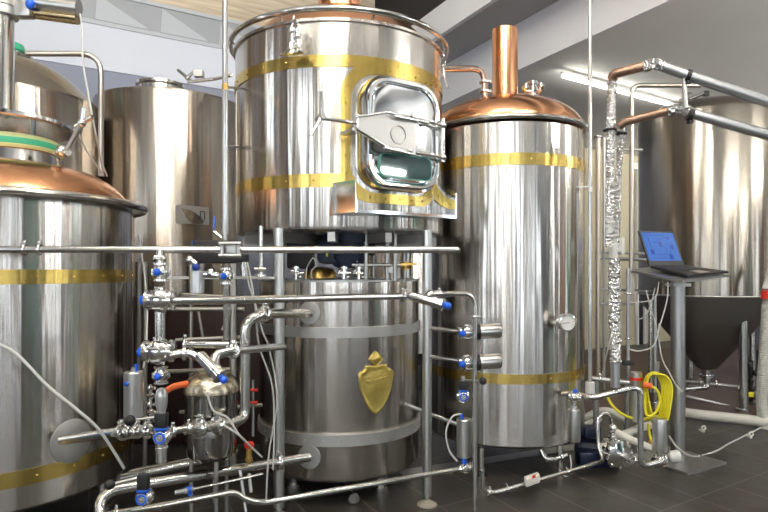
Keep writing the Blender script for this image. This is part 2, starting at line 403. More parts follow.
# ---------------------------------------------------------------- lamps
def linear_lamp(name, label, cat, a, b, r, group=None, rod=None, m=M_FILL, below=False):
    a, b = V(a), V(b); d = (b-a).normalized(); side = d.cross(up).normalized()
    t = thing(name, label, cat, (a+b)/2, group)
    mb = MB().box((a+b)/2+up*(r*(-1.6 if below else 1.5)), ((b-a).length+.06, r*(3.0 if below else 1.6), r*.9), (d, side, up))
    obj('housing', mb, M_WHITE, t)
    obj('tube', MB().cyl(a, b, r), m, t)
    if rod:
        mb = MB()
        for f in (.15,.85):
            p = a.lerp(b, f); mb.cyl(p+up*r, V((p.x, p.y, rod)), .006, seg=8)
        obj('hanger', mb, M_DULL, t)
    return t
linear_lamp('fluorescent_lamp', 'glowing fluorescent tube on the grey ceiling at upper right', 'lamp', P(563,76,5.95), P(674,106,7.1), .016, m=M_TUBE)
for k, (x, y, L_) in enumerate(((-1.7,.8,1.5), (.2,-.9,1.5), (-1.0,-3.0,1.8), (1.6,1.2,1.3), (.2,2.0,1.0))):  # lamps added out of view to light the room and tanks
    linear_lamp('added_fill_lamp', 'added long white fill lamp hanging below the high ceiling, outside the picture', 'lamp', (x-L_/2, y, 4.6), (x+L_/2, y+.25, 4.6), .06, 'added fill lamps over the aisle', ZT)
for k, (x, y) in enumerate(((3.4,2.2), (5.4,3.6), (5.6,0.4), (7.6,6.0), (5.6,8.2))):  # uplights added out of view to brighten the low grey ceiling
    linear_lamp('added_fill_lamp', 'added white fill uplight hanging under the low ceiling, outside the picture', 'lamp', (x-.6, y, 2.85), (x+.6, y+.5, 2.85), .04, 'added fill uplights under the low ceiling', Z1, M_FILLUP, True)

# ---------------------------------------------------------------- tanks
def axis_from(cx, D):
    th_ = math.atan((cx-CX)/F); return D*math.sin(th_), D*math.cos(th_)
def band(x, y, R, z0, z1, m, parent, label, name='band', t=.005, rivets=26, a0=None, a1=None):
    mb = MB()
    if a0 is None: mb.lathe(x, y, [(R-.002, z0), (R+t, z0), (R+t, z1), (R-.002, z1)])
    else:
        n = 72; loops = [[], [], [], []]
        for k in range(n+1):
            a = a0+(a1-a0)*k/n
            for j, (rr, zz) in enumerate(((R-.002,z0), (R+t,z0), (R+t,z1), (R-.002,z1))):
                loops[j].append(V((x+rr*math.sin(a), y-rr*math.cos(a), zz)))
        mb.ringstrip(loops, closed=False)
    for k in range(rivets):
        a = 2*pi*k/rivets+.1
        if a0 is not None and not (a0 < a-pi < a1): continue
        a -= pi
        mb.sph((x+(R+t)*math.sin(a), y-(R+t)*math.cos(a), (z0+z1)/2), .0055, 8)
    return obj(name, mb, m, parent, label)
def torus_ring(x, y, R, z, r, m, parent, name='rim_tube', label=None):
    return obj(name, MB().torus((x, y, z), (0,0,1), R, r, 96), m, parent, label)

# lauter tun (upper central vessel) --------------------------------
LX, LY = axis_from(339.8, 3.75); LR = .632
t = thing('lauter_tun', 'upper central steel vessel with rounded manway door, copper dome and two brass bands', 'brewing tank', (LX, LY, 1.5))
LT = t
obj('body', MB().lathe(LX, LY, [(.02,1.50), (LR-.05,1.50), (LR-.004,1.515), (LR,1.53), (LR,2.585), (LR+.012,2.59), (LR+.012,2.605), (LR-.03,2.61)]), M_TANK, t)
DOM = [(LR-.03, 2.60), (LR-.07, 2.655), (LR-.13, 2.715), (LR-.21, 2.775), (LR-.32, 2.83), (LR-.44, 2.865), (.14, 2.885), (.135,2.89), (.135,3.2)]
obj('dome', MB().lathe(LX, LY, DOM), M_COPPER, t, 'polished copper dome')
rt = torus_ring(LX, LY, LR+.028, 2.645, .0165, M_STEEL, t)
mb = MB()
for k in range(8):
    a = 2*pi*k/8+.35; mb.cyl((LX+(LR-.03)*math.sin(a), LY-(LR-.03)*math.cos(a), 2.61), (LX+(LR+.028)*math.sin(a), LY-(LR+.028)*math.cos(a), 2.64), .008, seg=8)
obj('rim_bracket', mb, M_STEEL, t)
zb = lambda y, Yf: CH-(y-HY)/F*Yf
YF = LY-LR
band(LX, LY, LR, zb(66.5,YF), zb(54.5,YF), M_BANDG, t, 'brass band near the rim')
# lower band runs round the back and stops at the door surround
DPHI = math.radians(34); 
band(LX, LY, LR, zb(187,YF), zb(173.5,YF), M_BANDG, t, 'lower brass band ending at the door surround', a0=-pi*1.25, a1=DPHI-.50)
def rrect(hw, hh, rad, n=8):
    out = []
    for cx, cz, a0 in ((hw-rad, hh-rad, 0), (-hw+rad, hh-rad, pi/2), (-hw+rad, -hh+rad, pi), (hw-rad, -hh+rad, 1.5*pi)):
        for k in range(n+1):
            a = a0+pi/2*k/n; out.append((cx+rad*math.cos(a), cz+rad*math.sin(a)))
    return out
def dens(lp, step=.03):
    out = []; n = len(lp)
    for i in range(n):
        a, b = lp[i], lp[(i+1)%n]; L_ = math.hypot(a[0]-b[0], a[1]-b[1]); k = max(1, int(L_/step))
        for j in range(k): out.append((a[0]+(b[0]-a[0])*j/k, a[1]+(b[1]-a[1])*j/k))
    return out
DZ = 2.015
def onshell(u, v, off):   # arc length u from door centre
    a = DPHI+u/LR; return V((LX+(LR+off)*math.sin(a), LY-(LR+off)*math.cos(a), DZ+v))
DU = V((math.cos(DPHI), math.sin(DPHI), 0)); DN = V((math.sin(DPHI), -math.cos(DPHI), 0))
DC = V((LX, LY, DZ))+DN*LR
def onflat(u, v, off): return DC+DU*u+up*v+DN*off
base = dens(rrect(.325, .365, .17)); n_ = len(base)
def scaled(hw, hh, rad):
    """same vertex count as base, matched by corner and side"""
    a = dens(rrect(.325,.365,.17)); sx = (hw)/.325; sy = (hh)/.365
    return [(p[0]*sx, p[1]*sy) for p in a]
inner = scaled(.272, .312, 0)
mb = MB(); mb.ringstrip([[onshell(u,v,-.002) for u,v in base], [onshell(u,v,.009) for u,v in base], [onshell(u,v,.009) for u,v in inner], [onshell(u,v,-.002) for u,v in inner]])
mid = scaled(.298,.338,0)
for k in range(0, n_, 3): mb.sph(onshell(*mid[k], .010), .0055, 8)
obj('door_surround', mb, M_BANDG, t, 'riveted brass surround of the manway')
# manway neck + door
dr = None
mb = MB()
l0 = scaled(.250,.298,0); l1 = scaled(.250,.29,0)
mb.ringstrip([[onshell(u,v,-.01) for u,v in l0], [onflat(u*.98,v*.99,.035) for u,v in l0], [onflat(u*.97,v*.985,.045) for u,v in l0], [onflat(u*.93,v*.95,.047) for u,v in l0], [onflat(u*.90,v*.93,.03) for u,v in l0]])
neck = obj('manway_frame', mb, M_CHROME, t, 'polished rounded door frame')
mb = MB()
offs = [(.93,.93,.028), (.93,.94,.055), (.91,.925,.066), (.86,.885,.066), (.84,.87,.052), (.80,.835,.048), (.78,.82,.056), (.70,.75,.060), (.45,.5,.066), (.2,.25,.069)]
rs = mb.ringstrip([[onflat(u*a,v*b,o_) for u,v in l0] for a,b,o_ in offs])
mb.bm.faces.new(rs[-1])
door = obj('manway_door', mb, M_MIRROR, t, 'mirror-bright curved door plate')
mb = MB()
wl = dens(rrect(.168,.062,.035)); 
w1 = [onflat(u*(1.0 if v > 0 else 1.0), v-.175, .0735) for u,v in wl]
mb.ringstrip([[onflat(u,v-.175,.06) for u,v in wl], [onflat(u,v-.175,.076) for u,v in wl], [onflat(u*.98,v*.95-.175,.076) for u,v in wl], [onflat(u*.975,v*.94-.175,.070) for u,v in wl]])
obj('window_seal', mb, mat('thin_green_rubber', (.10,.38,.30), .4), door, 'thin green window seal')
mb = MB(); rs = mb.ringstrip([[onflat(u*.98,v*.95-.175,.068) for u,v in wl], [onflat(u*.97,v*.93-.175,.0745) for u,v in wl]]); mb.bm.faces.new(rs[-1])
obj('window_pane', mb, mat('dark_sight_glass', (.03,.07,.07), .05, .2, coat=1.0), door, 'dark greenish sight glass')
# clamp yoke in front of the door
mb = MB()
pl = [(-.345,.03), (-.16,.078), (.02,.07), (.02,-.115), (-.14,-.10), (-.345,-.03)]
mb.slab([onflat(u,v,.125) for u,v in pl], DN, .006)
mb.torus(onflat(-.09,-.025,.127), DN, .046, .004, 32, 8)
yoke = obj('yoke_plate', mb, M_SATIN, t, 'grey yoke plate with a round boss')
mb = MB()
mb.tube([onflat(-.345,.03,.131), onflat(-.16,.08,.133), onflat(.235,.075,.085)], .007, .02)
mb.tube([onflat(-.13,.062,.145), onflat(.10,.062,.125)], .011)
mb.tube([onflat(-.345,-.03,.13), onflat(-.16,-.10,.135), onflat(.235,-.10,.085)], .011, .02)
mb.tube([onflat(-.19,-.105,.145), onflat(-.02,-.118,.14)], .009)
mb.cyl(onflat(.235,-.125,.085), onflat(.235,.11,.085), .012)
for v in (.075,-.10):
    mb.sph(onflat(.235,v,.09), .019); mb.box(onflat(.235,v,.03), (.03,.03,.11), (DU, up, DN)); mb.sph(onflat(-.03,v*1.02,.145), .013); mb.sph(onflat(.14,v,.112), .013)
obj('yoke_arm', mb, M_CHROME, t, 'two chrome hinge bars')
mb = MB()
hub = onflat(-.55,-.005,.13)
mb.cyl(hub, onflat(-.345,.0,.13), .010); mb.sph(hub, .018)
mb.cyl(hub-DN*.0, hub+DN*.05, .014)
mb.sweep([hub+DN*.03, hub+DN*.03+up*.115+DU*(-.004)], [.012,.009])
mb.sweep([hub+DN*.03, hub+DN*.03-up*.095-DU*.055], [.009,.006])
mb.cyl(onflat(-.335,-.045,.115), onflat(-.335,.045,.115), .012); mb.box(onflat(-.335,-.03,.06), (.05,.015,.12), (DU, up, DN))
obj('tee_handle', mb, M_CHROME, t, 'chrome star handle left of the door')
# spout tray under the door
mb = MB(); ZB = 1.586
ZT_ = lambda u, v, off: onflat(u, v-DZ, off)
def trayp(u, z, off): q = onflat(u, 0, off); return V((q.x, q.y, z))
fl = [trayp(-.335,ZB,.12), trayp(.30,ZB,.12), trayp(.37,ZB,-.10), trayp(0,ZB,-.0), trayp(-.37,ZB,-.10)]
mb.slab(fl, up, .004)
mb.slab([trayp(-.335,ZB,.12), trayp(-.335,ZB+.155,.11), trayp(-.375,ZB+.155,-.04), trayp(-.375,ZB,-.08)], DU, .004)
mb.slab([trayp(.285,ZB,-.06), trayp(.285,ZB+.20,-.04), trayp(.305,ZB+.135,.12), trayp(.305,ZB,.12)], DU, .004)
mb.slab([trayp(-.335,ZB,.12), trayp(.305,ZB,.12), trayp(.305,ZB+.012,.121), trayp(-.335,ZB+.012,.121)], DN, .003)
obj('spout_tray', mb, M_MIRROR, t, 'bent sheet tray below the door')
# four legs
legs = [(279, 3.16, .029), (427, 3.32, .026)]
for px, Y, r in legs:
    q = P(px, 0, Y); mb = MB().cyl((q.x,q.y,.05), (q.x,q.y,1.52), r, seg=28)
    mb.cyl((q.x,q.y,.03), (q.x,q.y,.06), r*.45)
    lg = obj('leg', mb, M_POST, t)
    obj('foot', MB().profile((q.x,q.y,0), up, [(.055,0), (.055,.008), (.03,.022), (.012,.035)]), M_FOOT, lg, 'round levelling foot')
for x_, y_ in ((-.72,4.05), (.16,4.12)):
    mb = MB().cyl((x_,y_,.05), (x_,y_,1.52), .026, seg=24); lg = obj('leg', mb, M_POST, t)
    obj('foot', MB().profile((x_,y_,0), up, [(.055,0), (.055,.008), (.03,.022), (.012,.035)]), M_FOOT, lg, 'round levelling foot')
# swing clamp hanging from the rim
q = P(295, 20, 3.05)
ck = thing('rim_clamp', 'small chrome hook clamp hanging in front of the upper vessel above its brass band', 'clamp', P(295,50,3.05))
mb = MB()
mb.torus(P(294,19,3.035), (1,.2,0), .018, .006, 20, 8).torus(P(295.5,26,3.03), (.2,1,0), .018, .006, 20, 8)
obj('shackle', mb, M_CHROME, ck)
mb = MB(); a, b = P(292.5,31,3.03), P(293.5,44,3.04)
mb.cyl(a, b, .016); mb.sph(a, .022).sph(b, .020); mb.cyl(P(297,29,3.02), P(298.5,46,3.04), .009); mb.sph(P(298,36,3.02), .016)
obj('hook', mb, M_CHROME, ck)
obj('pressure_foot', MB().profile(P(293,54,3.035), (-.10,-.25,1), [(0,0), (.066,0), (.064,.008), (.03,.026), (.016,.055), (0,.055)]), M_CHROME, ck)
ck2 = thing('rim_clamp', 'chrome hook clamp hanging at the right end of the upper vessel rim', 'clamp', P(444,80,3.7))
mb = MB(); mb.torus(P(442.5,56,3.68), (1,.2,0), .016, .005, 20, 8).torus(P(443,64,3.68), (.2,1,0), .014, .005, 20, 8); obj('shackle', mb, M_CHROME, ck2)
mb = MB(); mb.cyl(P(443,66,3.68), P(444.5,78,3.68), .011).sph(P(443,66,3.68), .014); mb.cyl(P(444,78,3.68), P(448,88,3.66), .006); obj('hook', mb, M_CHROME, ck2)

# lower central tank ------------------------------------------------
R2_ = .1304*3.75; YF2 = LY-R2_
t = thing('wort_tank', 'lower central steel tank with gold shield emblem and two grey bands', 'brewing tank', (LX, LY, 0))
z0, z1 = zb(483,YF2), zb(281.5,YF2)
obj('body', MB().lathe(LX, LY, [(.03,z0-.09), (R2_*.6,z0-.06), (R2_-.05,z0-.018), (R2_-.012,z0), (R2_,z0+.02), (R2_,z1-.004), (R2_-.004,z1)]), M_TANK, t)
obj('lid', MB().lathe(LX, LY, [(R2_-.004, z1-.003), (R2_+.010, z1-.003), (R2_+.010, z1+.006), (R2_-.03, z1+.008), (.02, z1+.02)]), M_DULL, t, 'flat top plate')
band(LX, LY, R2_, zb(338,YF2), zb(327.5,YF2), M_SATIN, t, 'upper satin grey band', t=.012, rivets=0)
band(LX, LY, R2_, zb(446.5,YF2), zb(435,YF2), M_SATIN, t, 'lower satin grey band', t=.012, rivets=30)
def shellpt(x, y, R, ax, ay, a, z, off=0): return V((ax+(R+off)*math.sin(a), ay-(R+off)*math.cos(a), z))
def hit(px, py, ax, ay, R):
    """world point where the ray through the pixel first meets the upright cylinder, and its angle"""
    dx, dz = (px-CX)/F, -(py-HY)/F
    A_ = dx*dx+1; B_ = -2*(dx*ax+ay); C_ = ax*ax+ay*ay-R*R
    disc = max(0, B_*B_-4*A_*C_); Y = (-B_-math.sqrt(disc))/(2*A_)
    p = V((dx*Y, Y, CH+dz*Y)); return p, math.atan2(p.x-ax, -(p.y-ay))
def weld_plate(px, py, r, ax, ay, R, parent, label):
    p, a = hit(px, py, ax, ay, R); mb = MB(); loops = []
    n = 36
    for rr, off in ((r, -.003), (r, .004), (r*.96, .006), (r*.3, .006), (.001, .006)):
        loops.append([shellpt(0,0,R,ax,ay, a+rr*math.cos(2*pi*k/n)/R, p.z+rr*math.sin(2*pi*k/n), off) for k in range(n)])
    mb.ringstrip(loops); return obj('weld_plate', mb, M_SATIN, parent, label), p
weld_plate(309, 313, .062, LX, LY, R2_, t, 'upper round weld plate')
weld_plate(309, 457, .066, LX, LY, R2_, t, 'lower round weld plate')
# legs of the tank
for k in range(3):
    a = 2*pi*k/3+1.0; q = V((LX+.3*math.sin(a), LY-.3*math.cos(a), 0))
    lg = obj('leg', MB().cyl(q+up*.02, q+up*(z0-.04), .03).cyl(q, q+up*.02, .05), M_TANK, t)
mb = MB().cyl((LX,LY,z0-.07),(LX,LY,z0-.13),.03); mb.tube([(LX,LY,z0-.10),(LX+.02,LY-.2,z0-.11),(LX+.11,LY-.42,z0-.11)], .02, .05); mb.cyl((LX+.105,LY-.41,z0-.11),(LX+.11,LY-.425,z0-.11),.03)
obj('drain_stub', mb, M_STEEL, t)
# shield emblem
def emblem():
    p0, ang0 = hit(375, 385, LX, LY, R2_)
    s_ = (LY-R2_)/F*1.0
    def q(px, py, off):
        _, a = hit(px, 385, LX, LY, R2_); return shellpt(0,0,R2_,LX,LY,a, zb(py, YF2+.015), off)
    half = [(0,416.5), (4,413.5), (8,408), (12,400), (15,391), (16.8,381), (17.2,375), (16,373.5), (15,371.5), (13.5,372.5), (10.5,368.8), (10.8,366.5), (7,366.5), (3.5,367)]
    topd = [(0,367), (4,363.5), (7,360.5), (4,356), (0,352)]
    e = thing('shield_emblem', 'gold shield-shaped metal crest on the lower central tank front', 'emblem', p0)
    def poly(pts, lift, name, m):
        cx = 375.6; full = [(cx+x, y) for x, y in pts]+[(cx-x, y) for x, y in pts[::-1] if x > 0]
        cyv = sum(p[1] for p in full)/len(full); mb = MB()
        loops = [[q(x,y,-.001) for x,y in full], [q(x,y,lift*.6) for x,y in full]]
        for s_, h in ((.93,lift), (.86,lift*.75), (.6,lift*1.0), (.3,lift*1.3), (.02,lift*1.4)):
            loops.append([q(cx+(x-cx)*s_, cyv+(y-cyv)*s_, h) for x,y in full])
        mb.ringstrip(loops); return obj(name, mb, m, e)
    poly(half, .012, 'shield', M_GOLD); poly(topd, .012, 'diamond_finial', M_GOLD)
    mb = MB(); mb.tube([q(375.6-15,378,.017), q(375.6,379.5,.022), q(375.6+15,378,.017)], .0018)
    obj('raised_line', mb, M_BRASS, e)
emblem()

# right tank (whirlpool kettle) -------------------------------------
KX, KY = axis_from(505, 4.30); KR = .1236*4.30; YK = KY-KR
t = thing('brew_kettle', 'tall steel tank right of centre with copper dome and copper chimney', 'brewing tank', (KX, KY, 0)); KT = t
zk0, zk1 = zb(449.5,YK), zb(121,YK)
obj('body', MB().lathe(KX, KY, [(.03,zk0-.05), (KR-.08,zk0-.02), (KR-.012,zk0), (KR,zk0+.015), (KR,zk1)]), M_TANK, t)
zr = zb(116,YK)
torus_ring(KX, KY, KR+.012, zr, .017, M_STEEL, t)
prof = []
for k in range(13):
    a = k/12*pi/2; prof.append((KR*math.cos(a)**.8 if k < 12 else .02, zr+.005+.235*math.sin(a)**1.1))
obj('dome', MB().lathe(KX, KY, prof), M_COPPER, t, 'polished copper dome')
zc = CH+.49*0
ch = obj('chimney', MB().lathe(KX, KY, [(.088,zr+.20), (.088,2.985), (.082,2.985), (.082,zr+.2)], 40), M_COPPER, t, 'copper chimney pipe')
obj('collar', MB().lathe(KX, KY, [(.088,zr+.205), (.104,zr+.225), (.104,zr+.235), (.088,zr+.245)], 40), M_COPPER, t)
band(KX, KY, KR, zb(164.5,YK), zb(152.5,YK), M_BANDG, t, 'upper brass band')
band(KX, KY, KR, zb(384.5,YK), zb(374.5,YK), M_BANDG, t, 'lower brass band')
for px, Y in ((481,3.72), (560,3.8), (470,4.45), (540,4.6)):
    q = P(px,0,Y); q.z = 0
    lg = obj('leg', MB().cyl(q+up*.03, q+up*(zk0+.0), .021).cyl(q, q+up*.03, .04), M_TANK, t)
# fitting on the kettle dome
vv = thing('vent_fitting', 'small chrome twin-port fitting on the copper dome right of the chimney', 'fitting', P(533,97,4.15))
mb = MB().cyl(P(533,101,4.15), P(533,84,4.15), .028); mb.cyl(P(533,92,4.15), P(533,89,4.15), .048); mb.cyl(P(533,85,4.15), P(533,82,4.15), .04)
mb.tube([P(533,93,4.15), P(540,92,4.12), P(541,86,4.1)], .012, .02).cyl(P(541,87,4.1), P(541,84,4.1), .022); mb.cyl(P(526,88,4.12), P(526,84,4.12), .014).cyl(P(525,91,4.1),P(533,91,4.13),.012)
obj('body', mb, M_CHROME, vv)
obj('wing_nut', MB().sph(P(524.5,90,4.1), .016).cyl(P(522,87,4.1), P(526,93,4.1), .006), M_BRASS, vv)

# front left tank ----------------------------------------------------
AX, AY = axis_from(-8, 3.6); AR = 3.6*math.sin(math.radians(10.5)); YA = AY-AR
t = thing('mash_tun', 'steel tank cut by the left edge, with copper dome, glass lid and two brass bands', 'brewing tank', (AX, AY, 0)); AT = t
Yt = 3.6*math.cos(math.radians(11.5))*math.cos(math.radians(20.76)); zar = CH+59/F*Yt
zA = lambda x, y: hit(x, y, AX, AY, AR)[0].z
zbot = zA(50, 505)
obj('body', MB().lathe(AX, AY, [(.03,zbot-.06), (AR-.1,zbot-.03), (AR-.012,zbot), (AR,zbot+.015), (AR,zar)]), M_TANK, t)
torus_ring(AX, AY, AR+.055, zar, .020, M_STEEL, t)
obj('flange', MB().lathe(AX, AY, [(AR-.01,zar-.012), (AR+.055,zar-.01), (AR+.055,zar+.008), (AR-.03,zar+.012)]), M_STEEL, t)
band(AX, AY, AR, zA(40,284), zA(40,269.5), M_BANDG, t, 'upper brass band')
band(AX, AY, AR, zA(10,488.5), zA(10,472.5), M_BANDG, t, 'lower brass band')
prof = []; CR = .30; ztop = CH+(HY-157)/F*2.71; H_ = ztop-zar
for k in range(17):
    f = 1-(k/16)**1.6; prof.append((CR-.02+(AR-.012-CR+.02)*f, zar+.005+H_*(1-f**2.6)**.75))
obj('dome', MB().lathe(AX, AY, prof), M_COPPER, t, 'copper dome')
def tilted(mb, deg=4.5):
    c = V((AX, AY, ztop+.02)); rot = Matrix.Rotation(-math.radians(deg), 3, 'Y')
    for v in mb.bm.verts: v.co = c+rot@(v.co-c)
    return mb
zc0 = ztop
obj('manway_collar', tilted(MB().lathe(AX, AY, [(CR-.02,zc0-.04), (CR,zc0-.04), (CR,zc0+.045), (CR+.006,zc0+.05), (CR-.02,zc0+.055)])), M_STEEL, t)
sl = obj('seal', tilted(MB().lathe(AX, AY, [(CR-.04,zc0+.050), (CR+.008,zc0+.050), (CR+.018,zc0+.062), (CR+.018,zc0+.105), (CR+.008,zc0+.118), (CR-.04,zc0+.118)])), M_LIME, t, 'pale lime seal ring with a green stripe')
obj('seal_stripe', tilted(MB().lathe(AX, AY, [(CR+.0182,zc0+.066), (CR+.0195,zc0+.068), (CR+.0195,zc0+.094), (CR+.0182,zc0+.096)])), M_GREEN, sl, 'green stripe')
zl = CH+(HY-107)/F*2.68
lid = obj('manway_lid', MB().lathe(AX, AY, [(.02,zl-.005), (.34,zl-.012), (.365,zl-.018), (.375,zl-.010), (.375,zl+.006), (.36,zl+.012), (.05,zl+.02)]), M_MIRROR, t, 'steel lid plate raised above the seal')
for k in range(3):
    a = 2*pi*k/3+.5; obj('lid_bolt', MB().cyl((AX+.2*math.sin(a), AY-.2*math.cos(a), zc0), (AX+.2*math.sin(a), AY-.2*math.cos(a), zl), .012), M_DULL, t)
for k in range(4):
    a = math.radians(45+90*k-18); q = V((AX+(AR-.15)*math.sin(a), AY-(AR-.15)*math.cos(a), 0))
    obj('leg', MB().cyl(q+up*.03, q+up*(zbot+.0), .028).cyl(q, q+up*.03, .05), M_TANK, t)
wpl, wpp = weld_plate(72, 441, .098, AX, AY, AR, t, 'round grey weld plate')
# eye-bolt clamp of the lid
cl = thing('lid_clamp', 'chrome swing bolt clamp with tee handle at the edge of the left tank lid', 'clamp', P(66,156,2.9))
mb = MB().sph(P(62,151,2.88), .030); mb.cyl(P(58,152,2.9), P(68,152,2.86), .018); obj('pivot', mb, M_CHROME, cl)
obj('bolt', MB().sweep([P(66,150,2.86), P(83,122,2.84)], [.010,.012]), M_DULL, cl)
obj('tee_handle', MB().cyl(P(76,126,2.86), P(93,117,2.8), .011).cyl(P(82,124,2.83), P(84,108,2.83), .012).sph(P(82,123,2.83), .02), M_CHROME, cl)

# vapour column standing on the left tank lid
vc = thing('vapour_column', 'upright polished steel pipe standing on the left tank lid', 'pipe', (AX+.06, AY-.03, zl+.015))
cb = V((AX+.06, AY-.03, 0)); zt_ = 3.6
obj('pipe', MB().cyl(cb+up*(zl+.015), cb+up*zt_, .062, seg=32), M_STEEL, vc)
obj('clamp', MB().cyl(cb+up*(zl+.017), cb+up*(zl+.04), .075), M_CHROME, vc)
obj('flange', MB().cyl(cb+up*2.56, cb+up*2.60, .082).cyl(cb+up*2.605, cb+up*2.645, .082), M_DULL, vc)
# actuator pair at top left
ac = thing('twin_actuator', 'pair of horizontal steel actuator cylinders beside the vapour column at top left', 'actuator', P(55,24,3.0))
obj('upper_cylinder', MB().cyl(P(33,2,3.0), P(78,8,3.0), .036, seg=28).cyl(P(77.5,8,3.0), P(79,8.2,3.0), .038), M_CYL, ac)
obj('lower_cylinder', MB().cyl(P(33,12,3.02), P(78,18,3.02), .033, seg=28), mat('brassy_actuator', (.55,.42,.24), .2, 1.0), ac, 'brass-tinted lower cylinder')
obj('mounting_block', MB().box(P(25,9,3.0), (.08,.06,.09), bev=.008), M_DULL, ac)
obj('blue_knob', MB().sph(P(30,4,2.96), .022, sc=(1,1,1.2)), M_BLUE, ac, 'blue knob')

# ---------------------------------------------------------------- back tanks
def plain_tank(label, px, D, r, ytop, zbot, conic, dome_h, m, cat='fermenter', name='fermentation_tank', legs_a=(), neck=True, ptop=None, top_rim=True):
    x, y = axis_from(px, D); Yf = y-r; zt = zb(ytop, Yf)
    t = thing(name, label, cat, (x, y, 0))
    prof = [(.05, zbot-conic), (r-.02, zbot-.015), (r, zbot), (r, zt-.02), (r-.006, zt)]
    obj('body', MB().lathe(x, y, prof), m, t)
    pr = [(r-.005, zt)]+[((r-.01)*math.cos(k/8*pi/2), zt+dome_h*math.sin(k/8*pi/2)) for k in range(1, 8)]+[(.03, zt+dome_h)]
    obj('top', MB().lathe(x, y, pr), m, t)
    if conic > .2:
        torus_ring(x, y, r+.0, zbot, .006, m, t, 'seam')
    for a in legs_a:
        a = math.radians(a); q = V((x+(r-.04)*math.sin(a), y-(r-.04)*math.cos(a), 0))
        obj('leg', MB().cyl(q+up*.04, q+up*(zbot+.0), .035).cyl(q, q+up*.04, .055), M_STEEL, t)
    return t, x, y, zt
# tank behind the left tank
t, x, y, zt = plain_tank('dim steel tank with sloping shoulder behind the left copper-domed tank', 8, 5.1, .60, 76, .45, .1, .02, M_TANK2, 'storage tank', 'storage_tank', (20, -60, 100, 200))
# replace top with cone + neck
for c in list(t.children):
    if c.name.startswith('top'): bpy.data.objects.remove(c)
obj('top_cone', MB().lathe(x, y, [(.60-.006, zt)]+[(.594-.434*k/8, zt+.30*(1-(1-k/8)**1.7)) for k in range(1,9)]+[(.16,zt+.34), (.02,zt+.345)]), M_TANK2, t)
obj('green_cap', MB().lathe(x, y, [(.10,zt+.34), (.12,zt+.37), (.10,zt+.42), (.02,zt+.43)], 32), M_GREEN, t, 'green cap')
# second back tank
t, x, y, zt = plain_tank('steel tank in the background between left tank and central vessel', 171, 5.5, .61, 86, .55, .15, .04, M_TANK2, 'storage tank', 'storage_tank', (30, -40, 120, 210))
p, a = hit(193, 215, x, y, .61)
mb = MB(); loops = []
for off in (-.002, .006): loops.append([shellpt(0,0,.61,x,y,a+u/.61,p.z+v,off) for u,v in dens(rrect(.13,.07,.01,2))])
rs = mb.ringstrip(loops); mb.bm.faces.new(rs[-1]); dp_ = obj('data_plate', mb, M_SATIN, t, 'riveted data plate')
mk = MB().tube([shellpt(0,0,.61,x,y,a+u/.61,p.z+v,.008) for u,v in ((.055,.03),(.055,-.035))], .004).tube([shellpt(0,0,.61,x,y,a+u/.61,p.z+v,.008) for u,v in ((.055,.03),(.09,.03),(.09,-.035))], .004)
obj('plate_mark', mk, M_BLACK, dp_, 'dark mark on the plate')
h = thing('top_manway', 'round manway with wing handle on the back tank left of the central vessel', 'manway', (x+.02, y, zt+.05))
obj('collar', MB().lathe(x, y-.25, [(.17,zt), (.17,zt+.09), (.19,zt+.10), (.19,zt+.12), (.02,zt+.13)], 48), M_STEEL, h)
mb = MB().cyl(P(178,70,4.9), P(190,80,4.85), .012).cyl(P(196,70,4.9), P(186,79,4.85), .012).box(P(199,74,4.85), (.07,.06,.05)); obj('wing_handle', mb, M_DULL, h)
arm = obj('swing_arm', MB().tube([P(188,82,4.8), P(215,79,4.8), P(232,75,4.6)], .014, .03), M_STEEL, h)
# right fermenters
RX, RY = axis_from(707, 6.7); RR = .625; RF = RY-RR; zt = zb(102, RF); zq = zb(297, RF)
t = thing('fermentation_tank', 'large conical-bottom fermenter standing behind the laptop', 'fermenter', (RX, RY, 0)); FT = t
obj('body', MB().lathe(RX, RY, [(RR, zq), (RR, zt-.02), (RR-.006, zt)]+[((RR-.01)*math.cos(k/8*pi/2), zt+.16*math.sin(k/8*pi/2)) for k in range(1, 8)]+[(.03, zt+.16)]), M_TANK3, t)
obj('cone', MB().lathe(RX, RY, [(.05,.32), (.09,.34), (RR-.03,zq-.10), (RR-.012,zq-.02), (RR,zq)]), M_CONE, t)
torus_ring(RX, RY, RR-.002, zq, .008, M_DULL, t, 'seam')
for px, Y in ((654,5.75), (743,5.45), (690,6.4), (752,6.3)):
    q = P(px, 0, Y); q.z = 0
    obj('leg', MB().cyl(q+up*.04, q+up*(zq-.06), .038).cyl(q, q+up*.04, .06), M_STEEL, t)
obj('outlet', MB().cyl((RX,RY,.33), (RX,RY,.22), .045).cyl((RX,RY,.27), (RX,RY,.25), .07).tube([(RX,RY,.23), (RX,RY,.15), (RX-.5,RY-.2,.15)], .03, .08), M_STEEL, t)
t, x, y, _ = plain_tank('fermenter at the right edge, beside the big conical one', 828, 7.6, .55, 110, 1.05, .65, .15, M_TANK2, 'fermenter', 'fermentation_tank', (-60, 20, 120, 200))
#### PART2

